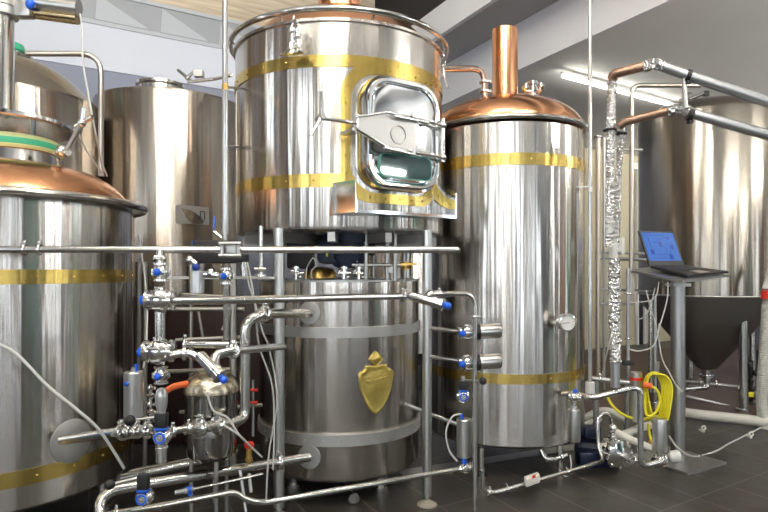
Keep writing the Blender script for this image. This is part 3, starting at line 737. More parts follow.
# ---------------------------------------------------------------- pipes, valves, hoses
def px3(l): return [P(*p) for p in l]
def clampmesh(mb, p, d, r):
    p = V(p); d = V(d).normalized(); u, w = mb.frame(d)
    mb.profile(p, d, [(r*1.02,-r*.55), (r*1.62,-r*.42), (r*1.72,-r*.2), (r*1.72,r*.2), (r*1.62,r*.42), (r*1.02,r*.55)], 20)
    mb.box(p+w*r*1.95, (r*.7, r*.9, r*.9), (d, u, w), r*.12)
    mb.cyl(p+w*r*1.9-u*r*.9, p+w*r*1.9+u*r*1.2, r*.22, seg=8)
    return mb
def along(pts, f):
    """f = segment index + fraction"""
    i = min(int(f), len(pts)-2); return pts[i].lerp(pts[i+1], f-i), (pts[i+1]-pts[i])
def pipe(label, pts, r, bend=.05, clamps=(), m=None, name='steel_pipe', cat='pipe', group=None, endcap=False, world=False):
    q = [V(p) for p in pts] if world else px3(pts)
    t = thing(name, label, cat, q[0], group)
    mb = MB().tube(q, r, bend)
    if endcap: mb.sph(q[-1], r, 16)
    obj('tube', mb, m or M_STEEL, t)
    for f in clamps:
        p, d = along(q, f); obj('clamp', clampmesh(MB(), p, d, r), M_CHROME, t)
    return t
def cable(label, pts, r, m=None, name='cable', cat='cable', group=None):
    mb = MB().sweep(spline(px3(pts)), r, 8)
    return tag(obj(name, mb, m or M_CABLE), label, cat, group)
def valve(label, c, axis, r, cap=None, act=None, actlen=.12, actr=.036, collar=True, actstart=None, name='seat_valve'):
    """round process valve: axis = run of the pipe, cap = direction of the blue indicator, act = direction of its actuator"""
    c = V(c); axis = V(axis).normalized(); t = thing(name, label, 'valve', c-up*r)
    mb = MB().sph(c, r*.95, 24)
    mb.profile(c, axis, [(r*.6,-r*1.25), (r*.95,-r*1.2), (r*.95,-r*.95), (r*.7,-r*.85), (r*1.05,-r*.3), (r*1.12,0), (r*1.05,r*.3), (r*.7,r*.85), (r*.95,r*.95), (r*.95,r*1.2), (r*.6,r*1.25)], 28)
    u, w = mb.frame(axis)
    for k in range(6):
        a = 2*pi*k/6+.3; q = c+(u*math.cos(a)+w*math.sin(a))*r*1.1
        mb.cyl(q-axis*r*.38, q+axis*r*.38, r*.14, seg=8)
    obj('valve_body', mb, M_CHROME, t)
    if cap is not None:
        d = V(cap).normalized()
        obj('indicator_stem', MB().cyl(c, c+d*r*1.25, r*.45), M_CHROME, t)
        obj('indicator_cap', MB().sph(c+d*r*1.3, r*.50, 16), M_BLUE, t, 'blue cap')
    if act is not None:
        d = V(act).normalized(); s0 = r*1.1 if actstart is None else actstart
        if collar: obj('collar', MB().cyl(c+d*(s0-.004), c+d*(s0+r*.55), actr*1.12, seg=28), M_BLACK, t, 'black collar'); s1 = s0+r*.5
        else: s1 = s0
        obj('actuator', MB().profile(c, d, [(actr*.5,s1-.02), (actr*.55,s1), (actr*.97,s1+.002), (actr,s1+.01), (actr,s1+actlen-.01), (actr*.94,s1+actlen)], 32), M_CYL, t)
        obj('actuator_neck', MB().cyl(c, c+d*(s1+.005), r*.5), M_CHROME, t)
    return t
def ball_valve(label, c, r, lever=None, knob=None, up_len=.06):
    """valve whose round blue-ringed face looks at the viewer, black neck and lever above"""
    c = V(c); t = thing('lever_valve', label, 'valve', c-up*r*1.6); f = V((0,-1,0))
    mb = MB().sph(c+V((0,.02,0)), r*1.25, 24).profile(c, f, [(r*1.5,-.03), (r*1.55,-.01), (r*1.55,.0), (r*1.1,.006), (r*1.1,.02), (r*.6,.022)], 28)
    for k in range(4):
        a = pi/4+pi/2*k; mb.cyl(c+V((math.cos(a)*r*1.3,-.008,math.sin(a)*r*1.3)), c+V((math.cos(a)*r*1.3,.03,math.sin(a)*r*1.3)), r*.16, seg=8)
    obj('valve_body', mb, M_CHROME, t)
    obj('face_ring', MB().torus(c+f*.022, f, r*.82, r*.18, 32, 10), M_BLUE, t, 'blue ring')
    obj('port', MB().cyl(c+f*.018, c+f*.026, r*.55).sph(c+f*.026, r*.25, 10), M_DULL, t)
    obj('neck_ring', MB().box(c+up*(r*1.45), (r*2.1, r*1.6, r*.45), bev=.003), M_BLUE, t, 'blue spacer')
    obj('neck', MB().box(c+up*(r*1.6+up_len/2), (r*2.0, r*1.7, up_len), bev=.006), M_BLACK, t, 'black neck block')
    if lever:
        a, b = V(lever[0]), V(lever[1])
        obj('lever', MB().sweep([a, a.lerp(b,.5), b], [.007,.0055,.005]), M_DULL, t)
        obj('knob', MB().sph(b, knob or .02, 16), M_BLACK, t, 'black ball knob')
        obj('lever_nut', MB().cyl(a-up*.012, a+up*.022, .013), M_CHROME, t)
    return t

R = V((1,0,0)); Lf = V((-1,0,0)); FR = V((0,-1,0)); DNW = V((0,0,-1)); BK = V((0,1,0))
# long horizontal pipe across the front
pipe('longest straight level pipe, from the left edge to a rounded end right of centre', [(-40,249.3,2.36), (457,250,2.50)], .0142, 0, (.124,.153), endcap=True)
s_ = thing('pipe_bracket', 'pale double clamp holding the long level pipe in front of the black actuator', 'bracket', P(231,260,2.42))
mb = MB()
for dx in (222,238): mb.cyl(P(dx,242,2.40), P(dx,257,2.40), .009)
for y_ in (243.5,255.5): mb.tube([P(219,y_,2.385), P(241,y_,2.385)], .008)
mb.box(P(230,249,2.44), (.07,.05,.05), bev=.006); obj('yoke', mb, M_DULL, s_)
# second long pipe, from the ball joint to the right-hand strainer
pipe('second long level pipe, below the longest one, crossing in front of the central tank top', [(168,301.5,2.32), (412,296,3.10)], .0168, 0, (.95,))
v = valve('round chrome valve with blue cap on its left, starting the second long pipe', P(160,300,2.32), R, .043, cap=(-1,-.2,0))
v = valve('chrome valve with blue cap facing the viewer, directly under the longest pipe at left', P(161,272,2.36), up, .030, cap=FR)
pipe('short upright pipe joining the two round chrome valves at left', [(160,309,2.34), (160,341,2.34)], .0195, 0, ())
pipe('short fitting between the longest pipe and the valve below it', [(160,251,2.40), (160,265,2.38)], .016, 0, (.6,))
v = valve('large round chrome valve with blue cap on its left, under the short upright pipe', P(159,351,2.34), R, .046, cap=(-1,-.15,-.05))
pipe('bent pipe from the lower round valve to the angled strainer', [(166,357,2.32), (176,353.5,2.32), (192,353,2.34), (203,361,2.34)], .0165, .03, (1.5,))
# angled strainer
def strainer(label, a, b, r, branch, capr):
    a, b = V(a), V(b); t = thing('angle_valve', label, 'valve', b); d = (b-a).normalized()
    L_ = (b-a).length
    obj('valve_body', MB().profile(a, d, [(r*.7,-.01), (r,0), (r,L_*.62), (r*1.25,L_*.64), (r*1.25,L_*.72), (r*1.1,L_*.74), (r*1.1,L_*.86), (r*1.3,L_*.88), (r*1.3,L_*.95), (r*.6,L_)], 28), M_CHROME, t)
    obj('indicator_cap', MB().sph(b+d*capr*.7, capr, 16), M_BLUE, t, 'blue cap')
    if branch: obj('branch', MB().tube(branch, r*.85, .03), M_STEEL, t)
    return t
strainer('slanting chrome valve with blue ball cap, left of the large U-shaped pipe', P(200,356,2.34), P(222,378,2.28), .0235, px3([(214,368,2.34), (215,355,2.36), (231,351,2.40)]), .0155)
pipe('pipe running right from the slanting valve to the left-hand post', [(229,351.3,2.40), (283,346.5,3.1)], .0185, 0, (.06,))
strainer('slanting chrome valve with blue ball cap in front of the slim right-hand post', P(412,296,3.05), P(445,305,2.98), .026, px3([(426,300,3.04), (430,294,3.05), (440,293.5,3.08)]), .019)
dp = pipe('thin pipe turning down beside the tall kettle from a slanting valve to the floor', [(434,294,3.08), (474.5,294,3.16), (474.8,500,3.16)], .0140, .07, (.12,1.11))
obj('foot', MB().cyl(P(474.8,497,3.16), P(474.8,516.5,3.16), .008).cyl(V((P(474.8,0,3.16).x,3.16,0)), V((P(474.8,0,3.16).x,3.16,.012)), .03), M_STEEL, dp)
# big U pipe
pipe('large U-shaped pipe from the upper weld plate of the central tank, curving back left', [(309,313.5,3.24), (262,313.5,2.92), (245,322,2.86), (245,418,2.86), (232,423,2.78), (206,427,2.62), (186,429,2.5)], .0245, .16, (.95,4.55,5.35))
# left tank outlet run
pipe('slanting outlet pipe from the round plate on the left tank', [(62,440,2.60), (124,431.5,2.46)], .0215, 0, (.99,))
pipe('short stack of clamps between the left tank outlet and the lever valve', [(124,431.5,2.46), (152,431,2.42)], .018, 0, (.25,.5,.85))
ball_valve('lever valve with blue-ringed face in front of the left tank outlet, lever pointing left', P(161.5,437,2.40), .0235, (P(157,417,2.40), P(130,420.5,2.36)), .022)
pipe('short clamped pipe right of the upper lever valve', [(168,432,2.44), (192,427.5,2.5)], .0155, 0, (.2,.85))
mb = MB().profile(P(161.5,388,2.40), (0,0,-1), [(.012,0), (.02,.01), (.024,.03), (.024,.06), (.017,.09), (.015,.13)], 24)
tag(obj('sight_fitting', mb, M_GREYTUBE), 'grey bottle-shaped fitting standing on the upper lever valve', 'fitting')
valve('chrome valve with blue cap facing the viewer, between round valve and bottle-shaped fitting', P(161,375,2.34), up, .028, cap=FR)
mb = MB().cyl(P(161.5,444,2.42), P(161.5,462,2.42), .022, seg=28).cyl(P(161.5,447,2.42), P(161.5,449,2.42), .026)
tag(obj('pipe_stub', mb, M_CHROME), 'short wide steel stub under the upper lever valve', 'fitting')
# actuator cylinder left of the valve stack
t = thing('pneumatic_actuator', 'upright steel actuator cylinder between left tank and valve stack', 'actuator', P(134,420,2.5))
obj('cylinder', MB().profile(P(134,417,2.5), up, [(.034,0), (.040,.004), (.040,.185), (.036,.19), (.012,.192), (.012,.205)], 32), M_CYL, t)
obj('air_fitting', MB().sph(P(126.5,384,2.46), .010).cyl(P(136,371,2.5), P(136,364,2.5), .007), M_BLUE, t, 'blue air fitting')
# brackets/chain fitting column
t = thing('clamp_column', 'column of small chrome clamps and bolts between actuator cylinder and bottle-shaped fitting', 'fitting', P(151,425,2.48))
mb = MB()
for k, y_ in enumerate((388,396,404,412,420)): mb.sph(P(150+(k%2)*2,y_,2.48), .012, 12).cyl(P(147,y_,2.48), P(155,y_,2.47), .007, seg=8)
mb.cyl(P(150.5,384,2.49), P(150.5,424,2.49), .007); obj('bolts', mb, M_CHROME, t)
# small round vessel
SX, SY = P(211.5,0,2.95).x, 2.95; t = thing('filter_vessel', 'small dark polished round vessel with domed lid behind the U-shaped pipe', 'vessel', (SX,SY,.31))
zs = lambda y: zb(y, SY-.12)
obj('body', MB().lathe(SX, SY, [(.03,zs(468)), (.09,zs(466)), (.118,zs(460)), (.126,zs(450)), (.126,zs(396))], 64), M_DARKV, t)
obj('lid', MB().lathe(SX, SY, [(.128,zs(397)), (.134,zs(396)), (.134,zs(391)), (.12,zs(384)), (.09,zs(378)), (.04,zs(375)), (.01,zs(374.5))], 64), mat('ridged_steel_lid', (.62,.55,.42), .25, 1.0, bump=.3, bscale=18), t, 'warm-tinted domed lid')
mb = MB()
for k in range(3):
    a = 2*pi*k/3+.5; q = V((SX+.1*math.sin(a), SY-.1*math.cos(a), 0)); obj('leg', MB().cyl(q, q+up*(zs(464)), .010), M_DULL, t)
obj('bracket', MB().box(P(206,433,2.72), (.10,.05,.04), bev=.004), M_DULL, t)
tag(obj('orange_handle', MB().sweep(spline(px3([(164,393,2.55), (173,387,2.56), (188,383.5,2.6)])), [.013]*8+[.014]*8+[.012], 12), M_ORANGE), 'short orange tube left of the small dark vessel', 'handle')
# bottom pipes
pipe('thick lower pipe from the central tank lower weld plate to the bottom left corner', [(309,457,3.24), (112,490,2.70), (99,502,2.66), (103,530,2.60)], .0255, .09, (.18,))
ball_valve('lever valve with blue-ringed face at the bottom, in front of the thick lower pipe', P(143.5,498,2.36), .0215, (P(142,477,2.38), P(110,484.5,2.34)), .021)
pipe('lowest pipe with an S-bend, rising right towards the thin downpipe', [(100,516,2.34), (160,506,2.50), (234,491.5,2.74), (246,500,2.76), (262,503,2.80), (466,468,3.22)], .0138, .045, (.25,))
pipe('thin pipe with blue coupling above the lowest pipe', [(192,489.5,2.66), (236,480,2.8), (262,474,2.9)], .0072, .02, ())
t = thing('hose_coupling', 'small blue and grey coupling at the left end of the thin lower pipe', 'fitting', P(187,493,2.65))
obj('body', MB().sweep([P(175,492.5,2.63), P(184,491,2.64), P(185,491,2.64), P(194,489,2.66)], [.009,.011,.014,.009]), M_GREYTUBE, t)
obj('blue_ring', MB().cyl(P(188,488,2.65), P(190,495,2.65), .011).cyl(P(187,490,2.65),P(191.5,489,2.65),.016), M_BLUE, t)
t = thing('relief_valve', 'small brass valve with bright red cap standing on the thick lower pipe', 'valve', P(249,464,2.98))
obj('valve_body', MB().profile(P(249,464,3.0), up, [(.010,0), (.012,.012), (.020,.015), (.020,.03), (.015,.034), (.015,.09)], 16), M_BRASS, t)
obj('red_cap', MB().profile(P(249,448,3.0), up, [(.018,0), (.024,.004), (.024,.024), (.018,.03), (.01,.031)], 20), M_RED, t, 'red cap')
# rod with two red rings
t = thing('tie_rod', 'thin rod with two small red rings right of the large U-shaped pipe', 'rod', P(253,440,3.12))
obj('rod', MB().cyl(P(253,380,3.12), P(253,436,3.12), .007), M_DULL, t)
for y_ in (390,402.5): obj('ring', MB().cyl(P(249,y_,3.1), P(257.5,y_,3.1), .008), M_RED, t, 'red ring')
# pipes behind the valve stack
pipe('wide dim pipe lying behind the lower lever valve', [(118,478,3.2), (236,453,3.7)], .034, 0, ())
pipe('straight wide pipe behind the bent pipe, ending left of the U-shaped pipe', [(182,344,2.85), (228,345,2.95)], .019, 0, (.05,))
pipe('upper flat-looking pipe behind the second long pipe', [(180,296,2.8), (228,298,2.95)], .016, 0, ())
fr = thing('steel_rack', 'steel tube frame behind the valves left of the central tank', 'frame', P(233,470,3.15))
fr_m = mat('frame_steel', (.50,.48,.44), .35, 1.0)
for lab, a, b, r in (('post', (233,262,3.12), (233,466,3.12), .017), ('post', (145,262,3.5), (145,470,3.5), .014), ('post', (191,262,3.6), (191,470,3.6), .014), ('rail', (176,340,3.16), (242,337,3.14), .010), ('rail', (160,372,3.3), (236,369,3.16), .012), ('rail', (160,309,3.2), (244,309,3.14), .012), ('rail', (180,412,3.3), (262,405,3.2), .010)):
    obj(lab, MB().cyl(P(*a), P(*b), r), fr_m, fr)
mb = MB().box(P(226,277.5,3.22), (.56,.26,.012)); obj('shelf', mb, fr_m, fr)
for a_, b_, r_ in ((P(222,345,3.1), P(231,309,3.1), .006), (P(232,309,3.12), P(222,330,3.12), .006), (P(198,309,3.3), P(204,345,3.3), .008)): obj('brace', MB().cyl(a_, b_, r_, seg=8), fr_m, fr)
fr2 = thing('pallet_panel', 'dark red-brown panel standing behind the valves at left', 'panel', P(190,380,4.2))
obj('panel', MB().box(V((P(190,352,4.45).x+.3,4.45,.56)), (1.5,.03,1.1), bev=.004), mat('red_brown_panel', (.028,.010,.007), .45, var=.3), fr2)  # widened to stand in for the dimly lit wall behind the rack
# black actuators behind the longest pipe
t = thing('rotary_actuator', 'long black box actuator behind the longest pipe, left of the left-hand post', 'actuator', P(216,265,2.75))
obj('box', MB().box(P(216,252,2.75), (.19,.10,.105), bev=.012), M_BLACK, t)
obj('end_block', MB().box(P(240,258,2.72), (.07,.07,.035), bev=.006), M_BLACK, t)
obj('top_knob', MB().cyl(P(194,245,2.72), P(194,241,2.72), .010), M_BLUE, t, 'blue knob')
t = thing('glass_filter', 'clear cylinder with blue cap under the black box actuator', 'filter', P(196,292,2.7))
obj('cylinder', MB().cyl(P(197,271,2.7), P(197,293,2.7), .033, seg=28), M_GREYTUBE, t)
obj('cap', MB().sph(P(196,267,2.66), .017), mat('dark_blue_plastic', (.01,.04,.28), .3), t, 'dark blue cap')
obj('fitting', MB().sph(P(190,260,2.68), .02).cyl(P(188,258,2.68), P(196,264,2.68), .014), M_CHROME, t)
valve('chrome valve with blue cap under the right part of the black box actuator', P(226,276,2.66), up, .030, cap=FR)
mb = MB().sph(P(211,273,2.7), .024).cyl(P(205,274,2.7), P(219,275,2.69), .016); tag(obj('pipe_joint', mb, M_CHROME), 'chrome joint left of the blue-capped valve under the black actuator', 'fitting')
pipe('short upright pipe below the blue-capped valve by the black actuator', [(226,284,2.68), (226,340,2.7)], .0125, 0, ())
t = thing('bottle_fitting', 'slim steel fitting on the shelf right of the black actuator', 'fitting', P(244,277,3.15))
obj('body', MB().cyl(P(244,277,3.15), P(244,258,3.15), .016).cyl(P(244,268,3.15), P(244,265,3.15), .022), M_STEEL, t)
t = thing('shelf_fitting', 'upright pipe with cross handle on the shelf beside the left-hand post', 'fitting', P(261,277,3.12))
obj('body', MB().cyl(P(261,277,3.14), P(261,226,3.14), .012).cyl(P(255,269,3.12), P(266,269,3.12), .008).sph(P(261,269,3.12), .016).cyl(P(261,277,3.14), P(261,274,3.14), .03), M_STEEL, t)
# sight tube at the left of the lauter tun
t = thing('sight_tube', 'tall pale sight tube left of the upper central vessel', 'tube', P(226,240,3.05))
obj('tube', MB().cyl(P(225,-60,3.05), P(225,222,3.05), .0145), M_GREYTUBE, t)
obj('lower_fitting', MB().cyl(P(225,218,3.05), P(225,234,3.05), .019).cyl(P(225,234,3.05), P(225,242,3.05), .012), M_DULL, t)
obj('band', MB().cyl(P(225,84,3.05), P(225,90,3.05), .016), M_BRASS, t)
obj('standoff', MB().cyl(P(225,87,3.06), P(240,88,3.4), .006).cyl(P(225,147,3.05), P(238,147,3.4), .007), M_DULL, t)
t = thing('small_lever_valve', 'small valve with upright blue lever left of the sight tube foot', 'valve', P(216,240,3.05))
obj('body', MB().cyl(P(214,232,3.05), P(222,238,3.05), .010), M_CHROME, t)
obj('lever', MB().box(P(214,223,3.04), (.009,.004,.07), bev=.002), M_BLUE, t, 'blue lever')

# clutter between the two central vessels
t = thing('gear_motor', 'dark navy agitator motor under the upper central vessel', 'motor', (LX+.06, LY-.15, 1.24))
q = V((P(349,0,3.5).x, 3.5, 0))
obj('housing', MB().profile(q, up, [(.06,zb(268,3.5)), (.09,zb(266,3.5)), (.10,zb(262,3.5)), (.115,zb(258,3.5)), (.115,zb(238,3.5)), (.15,zb(234,3.5)), (.15,1.46)], 32), M_NAVY2, t)
obj('side_housing', MB().box(P(331,252,3.5), (.15,.16,.14), bev=.03), M_NAVY2, t)
obj('gearbox', MB().box(P(366,244,3.6), (.12,.14,.14), bev=.02), M_BLACK, t)
obj('dark_cover', MB().box(P(301,252,3.55), (.15,.14,.20), bev=.015), M_BLACK, t)
obj('tag', MB().box(P(327,253,3.40), (.012,.004,.04)), M_YELLOW, t, 'small yellow tag')
mb = MB()
for k in range(6):
    a = pi*k/6; mb.box((LX, LY, 1.475), (LR*1.9, .04, .05), (V((math.cos(a), math.sin(a), 0)), V((-math.sin(a), math.cos(a), 0)), up))
obj('underside_ribs', mb, M_SATIN, LT)
for k, (px, Y, r) in enumerate(((366,3.4,.012), (387,3.42,.013), (395,3.36,.012), (373,3.9,.010), (404,3.9,.012))):
    pipe(('leftmost thin dark drain pipe under the upper central vessel', 'thin dark drain pipe under the upper vessel, left of the brass valve', 'thin upright pipe just left of the small gauge under the upper vessel', 'very slim pipe behind the dark drain pipes', 'slim pipe behind the brass valve')[k], [(px,228,Y), (px,281,Y)], r, 0, (), M_DULL)
pipe('level pipe just above the central tank lid, leading to the brass valve', [(352,265,3.4), (404,265,3.4)], .010, 0, (.1,), M_DULL)
t = thing('brass_valve', 'orange-brown brass valve above the right side of the central tank lid', 'valve', P(408,272,3.4))
obj('valve_body', MB().cyl(P(401,265,3.4), P(412,265,3.4), .018).cyl(P(406,270,3.4), P(406,262,3.4), .018).sph(P(406,266,3.4), .022), M_BRASS, t)
obj('handle', MB().box(P(411,264,3.38), (.07,.02,.012)), M_BRASS, t)
obj('stem', MB().cyl(P(405,268,3.4), P(405,281,3.4), .006), M_DULL, t)
t = thing('small_gauge', 'tiny round white pressure gauge above the central tank lid', 'gauge', P(392,281,3.4))
obj('case', MB().cyl(P(392,270,3.36), P(392,270,3.40), .020), M_DULL, t)
obj('dial', MB().cyl(P(392,270,3.357), P(392,270,3.362), .016), M_DIAL, t)
obj('stem', MB().cyl(P(392,273,3.39), P(392,282,3.39), .006), M_DULL, t)
for k, (px, lab) in enumerate(((359,'chrome valve cluster on the central tank lid, right of the motor'), (344,'chrome clamp cluster on the central tank lid, below the motor'), (296,'bright steel fitting on the central tank lid beside the left-hand post'))):
    t = thing('lid_fitting', lab, 'fitting', P(px,281,3.42))
    mb = MB().cyl(P(px,281,3.42), P(px,266,3.42), .014).cyl(P(px,274,3.42), P(px,271,3.42), .026).cyl(P(px,269,3.42), P(px,267,3.42), .024)
    mb.sph(P(px-4,271,3.4), .012).sph(P(px+4,277,3.4), .012).cyl(P(px-6,273,3.4), P(px+7,273,3.4), .007); obj('body', mb, M_CHROME, t)
t = thing('inspection_hatch', 'brown-tinted oval hatch cover on the central tank lid', 'hatch', P(320,281,3.6))
obj('cover', MB().profile(P(320,281,3.62), up, [(.10,0), (.10,.045), (.08,.075), (.03,.085), (.01,.086)], 32), M_BRASS, t)
cable('curved grey air hose above the central tank lid', [(306,280,3.4), (307,268,3.4), (313,258,3.4), (316,265,3.4), (311,272,3.4), (313,280,3.4)], .004)
# pallet-like pale wall piece seen between the vessels is the third back tank
t, x, y, _ = plain_tank('bright steel tank far behind the gap between the two central vessels', 396, 6.2, .50, 232, .5, .3, .03, M_TANK, 'storage tank', 'storage_tank', (20, 140, 260))

# right group: three valves on the thin downpipe
for k, (y0, y1, yv, lab) in enumerate(((328,331.5,332.5,'upper'), (356.5,361,363,'lower'))):
    pipe('%s small pipe from the slim right-hand post to a steel actuator' % lab, [(428,y0,3.32), (462,y1,3.22)], .0125, 0, ())
    valve('%s of two chrome valves with blue caps and level steel actuator cylinders' % lab, P(467,yv,3.20), (.9,.1,.05), .038, cap=(-.62,-.8,0), act=(1,.12,.045), actlen=.118, actr=.040, actstart=.045)
t = ball_valve('chrome valve with black block and knob below the two steel actuators', P(463,396.5,3.2), .022, (P(463,380,3.2), P(483,381,3.12)), .020, up_len=.05)
t = thing('pneumatic_actuator', 'upright steel actuator cylinder at the end of the lowest pipe, below the tall kettle valves', 'actuator', P(464,470,3.2))
obj('cylinder', MB().profile(P(464,457,3.2), up, [(.034,0), (.040,.004), (.040,.20), (.036,.205), (.012,.207)], 32), M_CYL, t)
obj('air_fitting', MB().cyl(P(461.5,419,3.18), P(461.5,414,3.18), .008).cyl(P(464,463,3.18), P(464,456,3.18), .014), M_BLUE, t, 'blue fittings')
valve('chrome valve joining the lowest pipe to the thin downpipe', P(465,468,3.2), (1,.1,.1), .026)
cable('grey air hose looping left of the upright actuator by the tall kettle', [(461,414,3.18), (452,417,3.16), (446,432,3.16), (449,450,3.17), (457,461,3.18)], .005)
pipe('pipe slanting behind the slim right-hand post to the upright actuator', [(404,404,3.45), (456,424,3.5)], .012, 0, (), M_DULL)
# drain line under the kettle
pipe('drain pipe running along the floor under the tall kettle, then up to the pump', [(482,470,3.26), (483,491,3.26), (494,493,3.30), (604,461,3.86), (598,447,3.90), (597.5,418,3.92), (604,412,3.95), (611,415,3.97), (612,430,3.98)], .0135, .05, (1.5,2.1,2.33,2.62))
t = thing('flow_meter', 'white flow meter box with a red mark on the drain pipe', 'meter', P(532,486,3.44))
obj('box', MB().box(P(532,479.5,3.47), (.12,.06,.048), ((P(545,475.5,3.53)-P(520,484,3.41)).normalized(), BK, up), .008), M_WHITEP, t)
obj('display', MB().box(P(534,476.5,3.43), (.028,.005,.016), ((P(545,475.5,3.53)-P(520,484,3.41)).normalized(), BK, up)), M_RED, t, 'red mark')
pipe('short elbow and valve hanging under the kettle bottom', [(541,450,3.8), (545,459,3.78), (556,459,3.78), (566,455,3.82)], .018, .03, (2.4,))
cable('thin grey hose under the kettle', [(570,455,3.8), (571,468,3.78), (566,476,3.75), (560,470,3.75)], .005)
# thermometer
p, a = hit(556, 324, KX, KY, KR); n = V((math.sin(a), -math.cos(a), 0))
t = thing('dial_thermometer', 'round white dial thermometer on the right side of the tall kettle', 'thermometer', p)
dn = V((.22,-.97,.0)).normalized(); c = P(567,322.5,p.y-.10)
obj('stem', MB().cyl(p, c, .016), M_DULL, t)
obj('case', MB().profile(c, dn, [(.03,-.05), (.05,-.045), (.052,.0), (.056,.004), (.056,.012), (.047,.014), (.047,.006), (.0,.006)], 36), M_CHROME, t)
mb = MB().cyl(c+dn*.007, c+dn*.0085, .0465, seg=32); dl = obj('dial', mb, M_DIAL, t)
mb = MB(); u_, w_ = mb.frame(dn)
for k in range(11):
    aa = pi*(-.25+1.5*k/10); q = (u_*math.cos(aa)+w_*math.sin(aa)); mb.cyl(c+dn*.0095+q*.033, c+dn*.0095+q*.041, .0012, seg=6)
mb.cyl(c+dn*.0105-u_*.012, c+dn*.0105+u_*.036-w_*.004, .0018, seg=6)
obj('needle', mb, M_BLACK, dl, 'black needle and scale marks')
# pipe between vessels
pipe('copper-tinted pipe leaving the upper central vessel and bending down to the kettle dome', [(440,69,3.95), (484,68.5,4.05), (485,104,4.05)], .0215, .09, (1.38,1.65), mat('warm_steel', (.66,.50,.40), .2, 1.0))

# ---------------------------------------------------------------- right of the kettle
pipe('tall thin bright tube right of the kettle, rising out of the picture', [(590,-60,3.9), (590,390,3.9)], .0125, 0, (), M_GREYTUBE, 'sight_tube', 'tube')
tag(obj('tube_socket', MB().cyl(P(590,382,3.9), P(590,393,3.9), .03), M_DIAL), 'white socket at the foot of the tall thin tube right of the kettle', 'fitting')
tag(obj('standoff', MB().cyl(P(590,187,3.9), P(590,192,3.9), .018).cyl(P(578,187,3.85), P(592,187,3.9), .006), M_DIAL), 'small standoff holding the tall thin tube to the kettle side', 'bracket')
pipe('dull upright pipe between the tall thin tube and the foil-wrapped pipe', [(598,137,4.15), (598,382,4.15)], .0155, 0, (.0,), mat('brownish_pipe', (.50,.43,.36), .3, 1.0))
pipe('thin dim upright pipe just left of the foil-wrapped pipe', [(604,138,4.4), (604,390,4.4)], .010, 0, (), M_DULL)
pipe('thin pipe that turns down from the right, behind the insulated pipes', [(700,85.5,4.3), (632,85.5,4.3), (631,250,4.3), (631,300,4.3)], .0155, .06, (), mat('tan_pipe', (.48,.43,.38), .32, 1.0))
pipe('upright pipe beside the foil-wrapped pipe under the laptop shelf', [(628,268,4.15), (628,396,4.15)], .0125, 0, (.2,.55), M_DULL)
# insulated pipes
def jacketed(label, segs, group=None):
    t = thing('insulated_pipe', label, 'insulated pipe', P(*segs[0][1][0])); k = 0
    for nm, pts, r, m_ in segs:
        mb = MB()
        if m_ is M_FOIL:
            q = rounded(px3(pts), .05, 6); 
            # subdivide and crumple
            qq = []
            for a, b in zip(q, q[1:]):
                n = max(1, int((b-a).length/.012))
                for j in range(n): qq.append(a.lerp(b, j/n))
            qq.append(q[-1]); rr = [r*(1+random.uniform(-.13,.13)) for _ in qq]
            mb.sweep(qq, rr, 18)
            for v in mb.bm.verts: v.co += V((random.uniform(-1,1), random.uniform(-1,1), random.uniform(-1,1)))*.0028
        else: mb.tube(px3(pts), r, .05)
        obj(nm, mb, m_, t)
    return t
M_WRAP = mat('grey_metal_jacket', (.42,.43,.44), .33, .85, bump=.1, bscale=12)
ja = jacketed('upper insulated pipe, foil sleeve rising and then bending to the right edge', [
    ('foil_sleeve', [(609.5,247,3.5), (610,160,3.5), (612,80,3.5), (614,76,3.5)], .025, M_FOIL),
    ('copper_jacket', [(612,79,3.5), (614,74,3.48), (648,65,3.38)], .027, M_COPPERPIPE),
    ('foil_elbow', [(644,66.5,3.39), (655,63.5,3.36), (664,66.5,3.34)], .030, M_FOIL),
    ('metal_jacket', [(660,65.5,3.35), (690,76,3.30), (790,109,3.15)], .0285, M_WRAP)])
jb = jacketed('lower insulated pipe, second foil sleeve bending to the right edge', [
    ('foil_sleeve', [(616,250,3.62), (618,180,3.6), (621.5,128,3.6)], .019, M_FOIL),
    ('copper_jacket', [(619,127,3.55), (624,122,3.53), (672,110,3.38)], .024, M_COPPERPIPE),
    ('foil_elbow', [(668,111,3.39), (680,107.5,3.36), (689,111,3.34)], .030, M_FOIL),
    ('metal_jacket', [(685,110,3.35), (694,114,3.30), (790,141,3.15)], .0285, M_WRAP)])
jc = jacketed('lower foil sleeve around the upright pipe, left of the laptop shelf', [
    ('foil_sleeve', [(614,258,3.6), (614.5,300,3.6), (615.5,362,3.6)], .034, M_FOIL),
    ('bare_pipe', [(615,358,3.6), (615.5,387,3.6)], .028, M_WRAP),
    ('bare_neck', [(613,242,3.6), (613.5,262,3.6)], .024, M_DIAL)])
t = thing('pipe_strap', 'black strap clamps and grey strut joining the two insulated pipes', 'bracket', P(686,116,3.32))
for (x_, y_) in ((688,75.5), (690,115)):
    d = V((1,-.1,-.33)).normalized()
    c_ = P(x_, y_+(-.0), 3.30); obj('strap', MB().cyl(c_-d*.011, c_+d*.011, .0335, seg=28).box(c_-up*.036, (.02,.03,.02)), M_BLACK, t, 'black strap')
obj('strut', MB().cyl(P(684,79,3.31), P(685.5,108,3.31), .013), M_DULL, t)
t = thing('pipe_strap', 'small black band round the top of the two foil sleeves', 'bracket', P(611,130,3.5))
obj('strap', MB().torus(P(610,130,3.5), up, .035, .006, 28, 8), M_BLACK, t); obj('strap', MB().torus(P(621,134,3.6), up, .027, .006, 28, 8), M_BLACK, t)
obj('bolt', MB().cyl(P(603,130,3.48), P(627,133,3.55), .005), M_BLACK, t)
